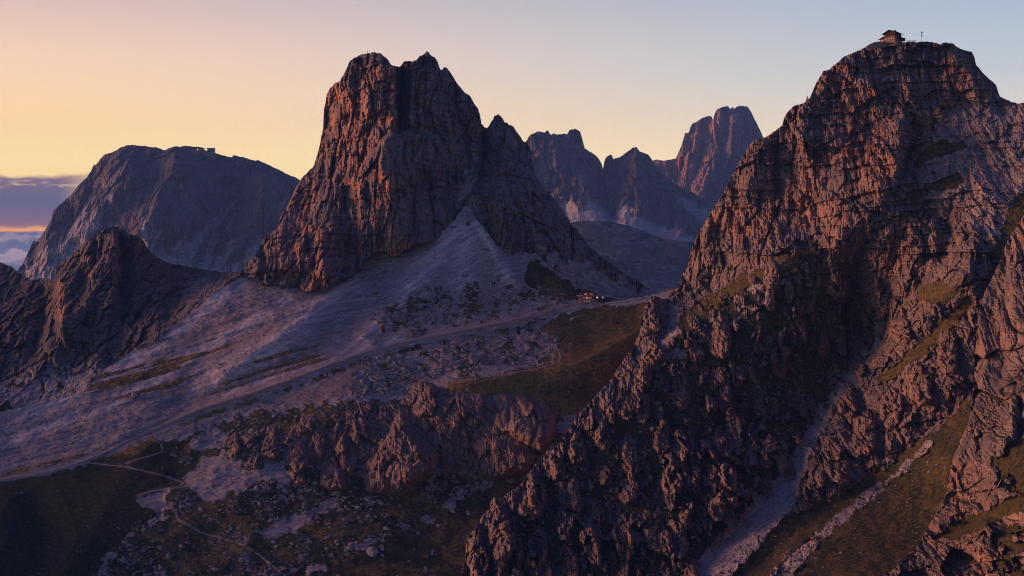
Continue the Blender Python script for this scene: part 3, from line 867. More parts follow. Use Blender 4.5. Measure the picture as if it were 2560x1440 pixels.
    warm = np.maximum.reduce([poly_mask(x, y, [(815, 240), (880, 160), (985, 165), (990, 330), (940, 350), (900, 400), (905, 465), (852, 460), (850, 370), (810, 360)], 14, 14, nf),
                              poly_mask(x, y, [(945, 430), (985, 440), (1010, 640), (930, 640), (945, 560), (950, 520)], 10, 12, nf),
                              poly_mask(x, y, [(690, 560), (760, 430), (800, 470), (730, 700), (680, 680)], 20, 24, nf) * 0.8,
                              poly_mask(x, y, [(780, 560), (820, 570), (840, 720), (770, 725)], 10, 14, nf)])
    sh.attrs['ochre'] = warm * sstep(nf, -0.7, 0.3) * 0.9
    sh.attrs['scree'] = scr
    sh.attrs['grass'] = poly_mask(x, y, [(1340, 650), (1420, 690), (1500, 740), (1500, 800), (1350, 780)], 10, 14, nf) * 0.8
    bury(sh, [(560, 705), (600, 692), (700, 725), (780, 728), (830, 718), (880, 690), (935, 633), (1017, 633), (1086, 601), (1138, 549), (1165, 505), (1207, 567), (1242, 619), (1290, 636), (1340, 640), (1400, 700), (1470, 752), (1660, 790)], 76)
    return sh


TW = tower()
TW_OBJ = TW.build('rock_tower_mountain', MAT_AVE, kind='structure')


# ------------------------------------------------------------------ rocky hump on the left
def hump():
    top = [(-240, 600), (-140, 622), (-40, 648), (0, 655), (30, 668), (60, 690), (78, 699), (110, 702), (140, 702), (144, 680), (150, 660), (165, 645), (190, 625), (215, 604), (240, 584), (262, 572), (284, 564), (304, 570), (322, 585), (345, 590),
           (360, 606), (372, 626), (395, 646), (430, 660), (480, 668), (520, 676), (560, 680), (600, 678), (650, 664), (700, 690)]
    d = TPS([(p[0], p[1], float(SLOPE(np.array([float(p[0])]), np.array([float(p[1])]))[0])) for p in [(0, 1030), (205, 988), (267, 926), (360, 860), (463, 798), (560, 735), (640, 700), (-40, 1030)]]
            + [(285, 565, 1205), (148, 660, 1180), (372, 625, 1205), (480, 668, 1200), (560, 680, 1170), (0, 655, 1240), (70, 695, 1210), (200, 760, 1095), (300, 760, 1120), (420, 790, 1078), (60, 820, 1090), (100, 900, 1030), (300, 880, 1045), (200, 880, 1040), (600, 770, 1060), (100, 1080, 930), (400, 920, 1010), (-240, 600, 1260), (-240, 820, 1100), (-240, 1050, 945)], 0.01)
    foot = [(-240, 1095), (-40, 1080), (0, 1080), (205, 1030), (267, 970), (360, 905), (463, 845), (560, 780), (700, 770)]
    sh = Sheet(-220, 700, top, foot, d, 2.5, crest=2.5, crest_s=10, seed=29, back=((10, 4), (40, 30), (120, 110)))
    x, y = sh.x, sh.y
    sh.push(fold(x, y, [([(282, 575), (290, 640), (286, 720), (275, 800)], 18, 90, 14, 1.0), ([(305, 590), (308, 660), (300, 740)], -16, 16, 26, 1.0), ([(335, 600), (345, 700), (330, 790)], 10, 20, 60, 1.0),
                        ([(150, 665), (150, 760), (160, 850)], 14, 20, 50, 1.0), ([(215, 610), (225, 700)], 6, 30, 20, 1.0), ([(420, 665), (400, 760), (380, 840)], 10, 50, 40, 1.0), ([(110, 705), (110, 800), (70, 900)], -18, 40, 30, 1.0), ([(320, 830), (260, 920)], -8, 30, 30, 1)]))
    X, Y, Z = sh.world()
    nf = fbm(x / 18, y / 26, x * 0, 4, 82)
    scr = np.maximum(sstep(y - np.interp(x, [0, 100, 205, 267, 463], [930, 900, 900, 880, 790]) + 45 * nf, 0, 40) * sstep(x, 330, 220), poly_mask(x, y, [(470, 690), (560, 690), (640, 690), (600, 760), (480, 810), (450, 790)], 14, 14, nf) * 0.7)
    sh.push((rock_relief(X, Y, Z, 13.0, 3.0, 0.7, 81, 0.85, 0.9, 0.5, 0.55, 0.8, 0.2) + 3.0 * fbm(X / 9, Y / 30, Z / 13, 5, 88, 0.62)) * (1 - 0.6 * scr) * 1.05)
    blank(sh)
    sh.attrs['scree'] = scr
    sh.attrs['grass'] = np.clip(0.75 * sstep(nf, 0.15, 0.5) * sstep(y, 700, 800) * sstep(x, 480, 300) + 0.9 * 0.5 * poly_mask(x, y, [(470, 720), (560, 690), (600, 700), (500, 800), (430, 850), (440, 800)], 10, 24, nf), 0, 1)
    sh.attrs['ochre'] = 0.8 * np.maximum(poly_mask(x, y, [(142, 700), (165, 690), (165, 800), (145, 800)], 8), poly_mask(x, y, [(205, 650), (230, 640), (230, 700), (215, 690)], 8))
    bury(sh, [(-240, 1050), (-40, 1030), (0, 1030), (205, 988), (267, 926), (360, 860), (463, 798), (540, 735), (600, 690), (640, 670), (700, 640)], 86)
    sh.build('rock_hump_left', MAT_HUMP, kind='structure')
    return sh


HP = hump()

# ------------------------------------------------------------------ the mountain on the right
RIGHT = TPS([(2230, 105, 900), (2370, 108, 897), (2500, 240, 872), (2580, 262, 848), (2640, 300, 828), (2150, 120, 904), (2060, 180, 904), (1990, 265, 907), (1930, 330, 912), (1870, 370, 918), (1830, 440, 918), (1770, 540, 922), (1730, 600, 927), (1690, 720, 930),
             (2200, 400, 848), (2000, 500, 873), (1850, 650, 888), (1760, 700, 912), (1850, 690, 880), (2010, 620, 850), (2300, 500, 826), (2500, 450, 806), (2300, 550, 809), (2150, 600, 815), (2600, 500, 776),
             (1960, 640, 846), (1840, 690, 878), (1700, 745, 908), (1640, 780, 888), (1600, 830, 870), (1560, 900, 850), (1450, 1030, 800), (1340, 1160, 755), (1230, 1260, 715), (1160, 1440, 665),
             (1600, 1000, 796), (1800, 850, 832), (1900, 750, 846), (1700, 1200, 722), (1700, 1440, 640), (1500, 1300, 700), (1400, 1440, 655), (1480, 1000, 800), (1770, 1000, 798),
             (2170, 850, 850), (2060, 1010, 800), (1960, 1200, 718), (1720, 1440, 635), (2100, 700, 836), (2250, 700, 812), (2400, 600, 770), (2250, 900, 765), (2140, 1050, 755), (2430, 950, 690), (2330, 800, 765), (2450, 780, 730),
             (2200, 1200, 680), (2050, 1230, 690), (2300, 1300, 628), (2200, 1440, 575), (2000, 1440, 600), (2450, 1440, 545), (2450, 1200, 620), (2640, 900, 680), (2640, 1440, 520), (2900, 420, 800), (2900, 900, 650), (2900, 1440, 505)], 0.01)


def right_sheet():
    top = [(1110, 1470), (1150, 1452), (1158, 1420), (1166, 1380), (1180, 1335), (1205, 1290), (1232, 1258), (1262, 1240), (1300, 1212), (1335, 1165), (1362, 1140), (1400, 1108), (1420, 1075), (1436, 1050), (1455, 1025), (1480, 1000), (1505, 972),
           (1530, 945), (1548, 915), (1562, 895), (1580, 868), (1596, 840), (1604, 800), (1612, 775), (1622, 755), (1636, 740), (1650, 742), (1664, 752), (1680, 735), (1694, 716), (1704, 690), (1716, 672), (1730, 620), (1742, 590), (1760, 560),
           (1772, 540), (1790, 510), (1810, 478), (1826, 448), (1838, 425), (1852, 398), (1868, 372), (1884, 352), (1900, 345), (1920, 340), (1936, 328), (1956, 314), (1960, 296), (1966, 284), (1984, 266), (2004, 258), (2014, 256), (2018, 236), (2022, 250), (2030, 232), (2042, 205),
           (2058, 178), (2072, 175), (2090, 158), (2110, 142), (2135, 130), (2160, 120), (2175, 110), (2196, 106), (2225, 105), (2290, 105), (2340, 106), (2352, 110), (2362, 106), (2385, 110), (2400, 122), (2428, 130), (2436, 142), (2440, 162), (2455, 180),
           (2475, 200), (2490, 212), (2499, 242), (2520, 250), (2545, 260), (2560, 257), (2580, 262), (2620, 285), (2700, 320), (2790, 345), (2900, 410)]
    sh = Sheet(1110, 2880, top, 1475, RIGHT, 2.5, crest=2.2, crest_s=10, seed=33, back=((8, 3), (25, 14), (70, 55), (180, 170)))
    x, y = sh.x, sh.y
    sh.push(fold(x, y, [
        ([(2255, 290), (2250, 360), (2240, 440)], 14, 70, 20, 1.0), ([(2285, 290), (2280, 370), (2250, 440)], -16, 20, 40, 1.0),           # slab and shadowed corner below the hut
        ([(2020, 250), (2005, 330), (2000, 400)], 7, 30, 40, 1.0), ([(1940, 350), (1935, 420), (1945, 500)], -8, 20, 26, 1.0), ([(1900, 360), (1880, 440), (1850, 520)], 8, 40, 30, 1.0),
        ([(1985, 470), (1975, 540), (1960, 600)], -5, 20, 20, 1.0), ([(1770, 560), (1760, 640), (1740, 720)], 8, 30, 40, 1.0), ([(2200, 440), (2190, 520), (2150, 560)], 6, 40, 30, 1.0),
        ([(2350, 115), (2345, 200)], -5, 12, 14, 1.0), ([(2310, 110), (2305, 210)], 4, 20, 20, 1.0), ([(2420, 150), (2440, 250)], 6, 40, 40, 1.0),
        ([(1664, 745), (1668, 800), (1650, 850)], -16, 26, 30, 1.0), ([(1630, 745), (1640, 800)], 8, 30, 20, 1.0),
        ([(2010, 622), (1900, 690), (1800, 745), (1700, 830), (1640, 900), (1540, 990)], 9, 60, 80, 1.0),                                      # grassy rib of the spur
        ([(2160, 620), (2130, 700), (2130, 780), (2170, 860)], -20, 50, 60, 1.0),                                                              # dark gully
        ([(2090, 590), (2080, 660), (2100, 740), (2110, 830)], 10, 40, 30, 1.0),
        ([(2230, 560), (2180, 660), (2170, 740)], 8, 40, 40, 1.0), ([(2300, 540), (2300, 640), (2260, 720)], 8, 50, 50, 1.0), ([(2380, 560), (2350, 660)], -8, 40, 40, 1.0),
        ([(2440, 560), (2420, 680), (2340, 760), (2240, 860), (2110, 960), (2060, 1080)], 16, 60, 70, 1.0),                                    # crest of the second rib
        ([(2190, 720), (2170, 850), (2062, 1010), (1960, 1200), (1860, 1310), (1720, 1440)], -13, 70, 60, 1.1),                                 # scree gully
        ([(1990, 1080), (2040, 1180), (2100, 1230)], 10, 30, 60, 1.0), ([(2440, 980), (2330, 1060), (2150, 1220), (1990, 1330), (1850, 1450)], -6, 50, 50, 1.0)]))
    X, Y, Z = sh.world()
    nz = fbm(x / 60, y / 60, x * 0, 4, 91)
    nf = fbm(x / 18, y / 24, x * 0, 4, 92)
    slab = poly_mask(x, y, [(2280, 420), (2400, 240), (2500, 250), (2640, 270), (2640, 560), (2480, 620), (2400, 520), (2330, 520)], 30)
    # where grass takes the slope
    face = poly_mask(x, y, [(1120, 1500), (1190, 1330), (1240, 1262), (1360, 1175), (1420, 1105), (1560, 960), (1660, 850), (1740, 770), (1830, 700), (1960, 645), (2015, 618), (2050, 625), (2060, 680), (2120, 700), (2140, 800), (2180, 860),
                            (2080, 1000), (1960, 1180), (1850, 1290), (1700, 1460), (1600, 1500)], 14, 16, nf)
    ledge = np.maximum.reduce([poly_mask(x, y, [(1690, 800), (1760, 740), (1830, 700), (1960, 640), (2010, 620), (2030, 630), (1960, 680), (1850, 740), (1760, 800), (1700, 850)], 8, 10, nf),
                               poly_mask(x, y, [(2270, 420), (2300, 380), (2340, 355), (2400, 350), (2420, 365), (2380, 390), (2320, 400), (2280, 430)], 8, 8, nf) * 0.9,
                               poly_mask(x, y, [(2270, 490), (2320, 460), (2390, 430), (2410, 445), (2390, 470), (2330, 480), (2280, 520)], 8, 8, nf) * 0.9,
                               poly_mask(x, y, [(2190, 950), (2260, 890), (2350, 800), (2420, 740), (2440, 760), (2370, 840), (2280, 910), (2210, 960)], 8, 8, nf),
                               poly_mask(x, y, [(2290, 720), (2350, 700), (2400, 720), (2380, 760), (2300, 750)], 8, 8, nf) * 0.9,
                               poly_mask(x, y, [(2480, 620), (2560, 460), (2640, 420), (2640, 620), (2500, 700)], 10, 14, nf)])
    bench = poly_mask(x, y, [(1640, 1500), (1700, 1430), (1800, 1370), (1960, 1290), (2080, 1240), (2200, 1170), (2300, 1100), (2430, 990), (2480, 1000), (2500, 1500)], 12, 14, nf)
    gully = np.maximum(poly_mask(x, y, [(2165, 740), (2200, 720), (2200, 850), (2110, 980), (2060, 1060), (2000, 1180), (1990, 1260), (1900, 1360), (1800, 1470), (1680, 1470), (1820, 1320), (1960, 1180), (2050, 1010), (2130, 920)], 8, 10, nf),
                       0.7 * poly_mask(x, y, [(2370, 1080), (2330, 1100), (2220, 1190), (2100, 1280), (1990, 1370), (1900, 1470), (1950, 1470), (2040, 1370), (2130, 1290), (2250, 1190)], 5, 9, nf))
    gully = np.maximum(gully, 0.8 * poly_mask(x, y, [(1660, 850), (1760, 790), (1860, 730), (1960, 690), (2010, 650), (2020, 670), (1880, 780), (1760, 850), (1680, 900)], 8, 14, nf) * sstep(nf, -0.2, 0.3))
    gully = np.maximum(gully, poly_mask(x, y, [(1660, 750), (1700, 770), (1700, 840), (1650, 860)], 8, 8, nf) * 0.9)
    gully = gully * np.clip(0.78 + 0.7 * fbm(x / 12, y / 9, x * 0, 4, 90) + 0.35 * sstep(y, 1000, 1200), 0, 1)
    # rocks that break through the turf of the shaded face: tall blocks leaning on the slope
    sx, sz = 7.5, 25.0
    wx = X + 2.0 * fbm(X / 9, Y / 9, Z / 9, 3, 93)
    f1, f2, idn, ox, oz, r1, r2 = voro(wx / sx, Y / 40, Z / (sz * 0.62), 94)
    pick = np.maximum(sstep(idn, 0.70, 0.74), sstep(nz + 0.4 * idn, 0.55, 0.7))
    fin = pick * np.clip(1 - (f1 / 0.56) ** 2, 0, 1) ** 0.2 * (0.75 + 1.6 * (r1 - 0.6) * ox + 0.8 * (r2 - 0.7) * oz)
    f1b, f2b, idb = voro(wx / 2.9 + 5, Y / 20, Z / 5.2, 95)[:3]
    finb = sstep(idb, 0.84, 0.88) * np.clip(1 - (f1b / 0.5) ** 2, 0, 1) ** 0.4
    turf = np.maximum.reduce([face * (1 - np.maximum(sstep(fin, 0.12, 0.3), 0.95 * sstep(finb, 0.12, 0.3))), ledge, bench])
    # rocky band low on the face and along the crest of the spur
    crag = np.maximum(poly_mask(x, y, [(1150, 1470), (1180, 1330), (1240, 1255), (1340, 1160), (1430, 1160), (1600, 1150), (1760, 1060), (1900, 1130), (1850, 1280), (1640, 1430), (1560, 1480)], 24, 40, nf) * sstep(nf + 0.5 * nz, 0.0, 0.22),
                      poly_mask(x, y, [(1160, 1470), (1180, 1330), (1335, 1160), (1430, 1050), (1560, 890), (1640, 760), (1690, 860), (1560, 1000), (1440, 1130), (1300, 1270), (1230, 1450)], 14, 22, nf) * 0.95)
    turf = np.clip(turf * (1 - crag), 0, 1) * (1 - gully)
    soft = np.maximum(turf, gully)
    big = rock_relief(X, Y, Z, 12.0, 3.0, 0.8, 96, 0.5, 0.9, 0.15, 0.4, 0.55, 0.14, 0.03, 0.75, 0.7)
    big = big + 0.4 * rock_relief(X, Y, Z, 30.0, 2.2, 0.9, 196, 0.7, 0.8, 0.2, 0.35, 0.7, 0.16, 0.03, 0.4, 0.4)
    small = rock_relief(X, Y, Z, 9.5, 3.6, 0.4, 97, 0.9, 1.2, 0.5, 0.55, 0.5, 0.2, 0.06, 0.1, 0.6)
    low = sstep(y, 560, 760)
    rel = (big * (1 - 0.55 * low) * (1 - 0.45 * slab) + small * (0.35 + 0.75 * low))
    sh.push(rel * (1 - soft) * 1.15 + face * (1 - crag) * (4.2 * fin + 1.7 * finb) + crag * face * (3.5 * fin + 1.2 * finb) - 1.6 * turf * (face + bench > 0.5)
            + soft * (1.1 * fbm(X / 12, Y / 12, Z / 12, 4, 98, 0.55) + 0.5 * fbm(X / 2.5, Y / 2.5, Z / 2.5, 3, 99)))
    blank(sh)
    sh.attrs['grass'] = turf
    sh.attrs['scree'] = np.maximum(gully, 0.5 * slab)
    sh.attrs['brown'] = np.clip(0.35 * ledge + 0.25 * bench * sstep(nf, -0.3, 0.4) + 0.15 * sstep(nz, 0, 0.5), 0, 1)
    sh.attrs['ochre'] = 0.45 * sstep(fbm(x / 70, y / 110, x * 0, 3, 100) + 0.6 * poly_mask(x, y, [(2040, 400), (2140, 180), (2330, 180), (2280, 420), (2050, 560), (1800, 640), (1780, 560)], 40), 0.3, 0.8) * (1 - low)
    sh.face, sh.bench, sh.crag, sh.turf = face, bench, crag, turf
    return sh


RT = right_sheet()
RT_OBJ = RT.build('rock_mountain_right', MAT_MASSIF, kind='structure')


# ------------------------------------------------------------------ the near cliff at the right edge
def near_cliff():
    top = [(2200, 1470), (2212, 1440), (2245, 1412), (2290, 1368), (2310, 1340), (2335, 1290), (2362, 1250), (2372, 1200), (2380, 1150), (2396, 1110), (2420, 1060), (2430, 1000), (2436, 930), (2438, 870), (2446, 790), (2462, 730), (2482, 690), (2500, 650),
           (2520, 600), (2545, 560), (2560, 535), (2600, 500), (2660, 470), (2760, 480), (2900, 520)]
    d = TPS([(2560, 535, 610), (2446, 790, 596), (2438, 930, 586), (2430, 1000, 578), (2380, 1150, 552), (2372, 1200, 545), (2335, 1290, 525), (2245, 1412, 502), (2212, 1440, 496),
             (2520, 900, 570), (2560, 760, 582), (2480, 1100, 528), (2560, 1100, 512), (2450, 1280, 505), (2560, 1300, 470), (2400, 1440, 470), (2560, 1440, 445), (2640, 900, 545), (2640, 1440, 436), (2640, 500, 600), (2900, 520, 600), (2900, 900, 530), (2900, 1440, 430)], 0.01)
    sh = Sheet(2200, 2880, top, 1475, d, 2.5, crest=2.5, crest_s=16, seed=43, back=((6, 3), (20, 12), (60, 60)))
    x, y = sh.x, sh.y
    sh.push(fold(x, y, [([(2530, 980), (2530, 1080), (2500, 1110)], 5, 20, 20, 1.0), ([(2552, 1000), (2550, 1100)], -8, 14, 16, 1.0), ([(2440, 800), (2470, 900), (2440, 1010), (2400, 1130), (2390, 1220)], 5, 40, 40, 1.0),
                        ([(2560, 1300), (2450, 1290), (2380, 1330), (2320, 1350)], -5, 30, 30, 1.0), ([(2470, 1300), (2440, 1400)], 6, 30, 40, 1.0)]))
    X, Y, Z = sh.world()
    nf = fbm(x / 18, y / 24, x * 0, 4, 102)
    turf = np.maximum(poly_mask(x, y, [(2490, 1150), (2530, 1110), (2640, 1080), (2640, 1260), (2560, 1250), (2500, 1190)], 10, 16, nf),
                      np.maximum(poly_mask(x, y, [(2330, 1345), (2380, 1310), (2470, 1270), (2560, 1230), (2640, 1230), (2640, 1275), (2540, 1280), (2440, 1330), (2380, 1350)], 6, 8, nf),
                                 poly_mask(x, y, [(2480, 1340), (2540, 1310), (2640, 1300), (2640, 1500), (2530, 1500), (2500, 1420)], 10, 20, nf) * sstep(nf, -0.4, 0.1)))
    sh.push((rock_relief(X, Y, Z, 9.0, 3.6, 0.4, 103, 0.8, 1.2, 0.4, 0.5, 0.4, 0.2, 0.06, 0.15, 0.7)) * (1 - turf) - 1.0 * turf + turf * 0.7 * fbm(X / 5, Y / 5, Z / 5, 4, 105))
    blank(sh)
    sh.attrs['grass'] = turf
    sh.attrs['brown'] = 0.2 * turf
    sh.attrs['ochre'] = 0.35 * sstep(fbm(x / 60, y / 120, x * 0, 3, 106), 0.1, 0.6)
    sh.build('near_cliff_right', MAT_NEAR, kind='structure')
    return sh


NC = near_cliff()



# ================================================================== CRAGS standing out of the slopes
def crag_grids(sheet, polys, step):
    out = []
    for poly, bulge, wid in polys:
        p = np.array(poly, float)
        x0, y0 = p.min(0) - 9
        x1, y1 = p.max(0) + 9
        xs, ys = np.arange(x0, x1 + step, step), np.arange(y0, y1 + step, step)
        x, y = np.meshgrid(xs, ys)
        d, _, _ = seg_dist(x, y, poly, True)
        ins = inside(x, y, poly)
        out.append((x, y, d, ins, bulge, wid, p[:, 1].min(), p[:, 1].max()))
    return out


def build_crags(sheet, polys, mat, parent, s, seed, step=2.5, facet=1.2, name='rock_outcrop', ochre=0.25, lean=0.65, amp=1.0, columns=0.35, beds=0.4, dip=0.06, turn=1.05, strata=0.1):
    """each crag is a mass of fractured rock standing out of the slope over its outline"""
    gr = crag_grids(sheet, polys, step)
    px = np.concatenate([g[0].ravel() for g in gr])
    py = np.concatenate([g[1].ravel() for g in gr])
    D0 = sheet.sample(px, py)
    X, Y, Z = place(px, py, D0)
    rel = rock_relief(X, Y, Z, s, 3.0, beds, seed, 1.0, facet, columns, 0.4, 0.5, 0.22, dip, strata, 0.5) * amp
    wob = fbm(px / 9, py / 13, px * 0, 3, seed + 7)
    k = 0
    objs = []
    for (x, y, d, ins, bulge, wid, ya, yb) in gr:
        n = x.size
        D, r, wb = D0[k:k + n].reshape(x.shape), rel[k:k + n].reshape(x.shape), wob[k:k + n].reshape(x.shape)
        k += n
        sd = np.where(ins, d, -d) + 2.2 * wb
        q = np.clip(sd / wid, 0, 1)
        across = np.clip((x - x.min()) / (x.max() - x.min()), 0, 1)
        prof = (1 - (1 - q) ** 2.4) * ((1 - lean) + lean * np.clip((y - ya) / (yb - ya), 0, 1)) * (0.975 - 0.5 * turn + turn * across)
        h = np.where(sd > 0, bulge * prof + r * np.clip(q * 2.5, 0, 1), 0.9 * sd)
        Dn = D - h
        Xn, Yn, Zn = place(x, y, Dn)
        nr, nc = x.shape
        V = np.stack([Xn, Yn, Zn], -1).reshape(-1, 3)
        idx = np.arange(n).reshape(nr, nc)
        qd = np.stack([idx[:-1, :-1], idx[1:, :-1], idx[1:, 1:], idx[:-1, 1:]], -1).reshape(-1, 4)
        keep = np.maximum.reduce([sd[:-1, :-1], sd[1:, :-1], sd[1:, 1:], sd[:-1, 1:]]).reshape(-1) > -5
        qd = qd[keep]
        used, inv = np.unique(qd, return_inverse=True)
        V, qd = V[used], inv.reshape(qd.shape)
        org = V.mean(0)
        z = np.zeros(len(V), np.float32)
        me = new_mesh(name, V - org, qd, {'grass': z, 'scree': z, 'ochre': z + ochre, 'red': z, 'brown': z, 'path': z, 'fan': z}, [mat], False)
        o = add(name, me, parent=parent)
        o.location = org
        objs.append(o)
    return objs


CENTRE_CRAGS = [
    ([(600, 1092), (700, 1052), (820, 1022), (900, 1002), (1000, 1008), (1030, 960), (1100, 968), (1200, 988), (1320, 994), (1388, 1040), (1378, 1108), (1300, 1186), (1180, 1192), (1080, 1172), (1000, 1216), (900, 1190), (780, 1170), (640, 1156)], 8, 34),
    ([(1205, 1020), (1225, 985), (1260, 982), (1314, 990), (1365, 1006), (1390, 1045), (1388, 1085), (1376, 1111), (1355, 1137), (1320, 1122), (1260, 1092), (1212, 1066)], 30, 40),
    ([(1129, 1106), (1160, 1070), (1215, 1066), (1290, 1102), (1352, 1140), (1314, 1188), (1227, 1204), (1180, 1193), (1129, 1147)], 26, 36),
    ([(1160, 985), (1210, 985), (1214, 1050), (1190, 1068), (1165, 1068), (1150, 1030)], 14, 20),
    ([(1021, 1000), (1035, 955), (1060, 950), (1088, 962), (1094, 1010), (1085, 1040), (1045, 1046), (1025, 1030)], 18, 18),
    ([(1092, 968), (1158, 988), (1164, 1060), (1132, 1102), (1104, 1080)], 10, 24),
    ([(998, 1010), (1025, 1040), (1040, 1070), (1070, 1100), (1102, 1135), (1080, 1190), (1040, 1215), (1008, 1235), (960, 1235), (918, 1230), (910, 1200), (895, 1185), (915, 1150), (940, 1110), (970, 1060)], 30, 40),
    ([(880, 1012), (905, 1005), (922, 1060), (902, 1122), (872, 1105)], 13, 16),
    ([(820, 1030), (850, 1025), (862, 1080), (872, 1130), (842, 1142), (815, 1090)], 14, 18),
    ([(800, 1182), (830, 1150), (860, 1170), (866, 1222), (832, 1227), (800, 1212)], 15, 18),
    ([(700, 1082), (735, 1060), (762, 1100), (772, 1160), (742, 1192), (715, 1152)], 14, 18),
    ([(652, 1098), (688, 1060), (704, 1120), (692, 1152), (660, 1142)], 12, 14),
    ([(772, 1062), (800, 1050), (816, 1100), (806, 1150), (780, 1142)], 12, 14),
    ([(608, 1102), (638, 1080), (650, 1130), (640, 1172), (614, 1162)], 10, 14),
    ([(720, 1172), (760, 1175), (766, 1216), (736, 1212)], 9, 12),
    ([(560, 1100), (590, 1080), (604, 1120), (590, 1150), (566, 1140)], 8, 12),
    ([(1104, 1140), (1122, 1120), (1130, 1160), (1118, 1196), (1100, 1186)], 7, 10),
]
CRAGS = build_crags(SL, CENTRE_CRAGS, MAT_MASSIF, SL_OBJ, 12.0, 201, 2.25, facet=0.75, ochre=0.3, columns=0.1, beds=0.8, amp=0.85, dip=0.40, turn=1.6, strata=0.9)
for o, lab in ((CRAGS[1], 'rounded banded crag with orange lower edge'), (CRAGS[4], 'small square rock tower with an orange face'), (CRAGS[6], 'pyramid shaped grey crag with a broad foot')):
    o['label'] = lab


def tall_block(cx, cy, w, h, rng):
    """outline of a leaning, pointed block"""
    le = rng.uniform(-0.25, 0.15) * w
    pts = [(-0.16, -0.5), (0.14, -0.48), (0.36, -0.28), (0.5, 0.02), (0.46, 0.32), (0.22, 0.5), (-0.14, 0.47), (-0.44, 0.34), (-0.5, 0.06), (-0.38, -0.26)]
    return [(cx + w * (a * rng.uniform(0.85, 1.15)) - le * b * 2, cy + h * b * rng.uniform(0.92, 1.08)) for a, b in pts]


def right_blocks():
    rng = np.random.default_rng(5)
    big = [(1993, 826, 52, 76), (2150, 812, 60, 132), (2184, 738, 62, 140), (2098, 712, 56, 78), (1726, 1142, 54, 176), (1806, 1162, 78, 156), (1684, 1200, 62, 82), (1812, 1230, 80, 74), (1570, 1224, 56, 76), (1512, 1186, 36, 58),
           (1330, 1245, 70, 110), (1420, 1215, 60, 120), (1250, 1330, 74, 150), (1195, 1390, 52, 110), (1345, 1370, 58, 110), (1640, 1330, 70, 120), (1560, 1340, 52, 130), (1480, 1360, 50, 110), (1655, 1090, 44, 90), (1880, 1090, 42, 70),
           (2085, 930, 30, 54), (1860, 930, 26, 50), (1900, 1010, 30, 60), (1740, 880, 40, 60), (1640, 790, 46, 80), (1500, 1080, 52, 96), (1560, 1010, 46, 80), (1440, 1120, 46, 84), (1610, 935, 40, 76), (1385, 1165, 44, 72),
           (2090, 1150, 70, 120), (2160, 1080, 70, 120), (2230, 1020, 60, 110), (2040, 1190, 50, 84), (2300, 960, 60, 110), (2370, 880, 56, 120), (2240, 800, 60, 120), (2120, 1000, 50, 90)]
    polys = [(tall_block(x, y, w, h, rng), 0.22 * w, 0.22 * w) for x, y, w, h in big]
    small = []
    fit = RT.face > 0.6
    tries = 0
    while len(small) < 100 and tries < 9000:
        tries += 1
        cx, cy = rng.uniform(1190, 2150), rng.uniform(660, 1440)
        i, j = int((cx - RT.xs[0]) / RT.step), int((cy - RT.rows[0]) / RT.step)
        if not (0 <= j < fit.shape[0] and 0 <= i < fit.shape[1]) or not fit[j, i] or cy < RT.T[i] + 14:
            continue
        w = 12 + 46 * rng.random() ** 2.6
        h = w * rng.uniform(1.5, 2.6)
        if any(abs(cx - b[0]) < 0.45 * (w + b[2]) and abs(cy - b[1]) < 0.4 * (h + b[3]) for b in big + small):
            continue
        small.append((cx, cy, w, h))
    polys += [(tall_block(x, y, w, h, rng), 0.24 * w, 0.22 * w) for x, y, w, h in small]
    build_crags(RT, polys, MAT_NEAR, RT_OBJ, 4.8, 221, 2.25, ochre=0.15, columns=0.4, beds=0.7, amp=1.15, strata=0.2)


right_blocks()


# ================================================================== PATHS
def path_material():
    m = bpy.data.materials.new('trodden_earth')
    m.use_nodes = True
    t = NT(m.node_tree)
    b = principled(t)
    geo = t.n('ShaderNodeNewGeometry')
    n = t.noise(geo.outputs['Position'], 0.8, 6.0, 0.7)
    t.link(t.mix(t.smooth(n, 0.3, 0.7), (0.22, 0.175, 0.155, 1), (0.40, 0.34, 0.30, 1)), b.inputs['Base Color'])
    return m


MAT_PATH = path_material()


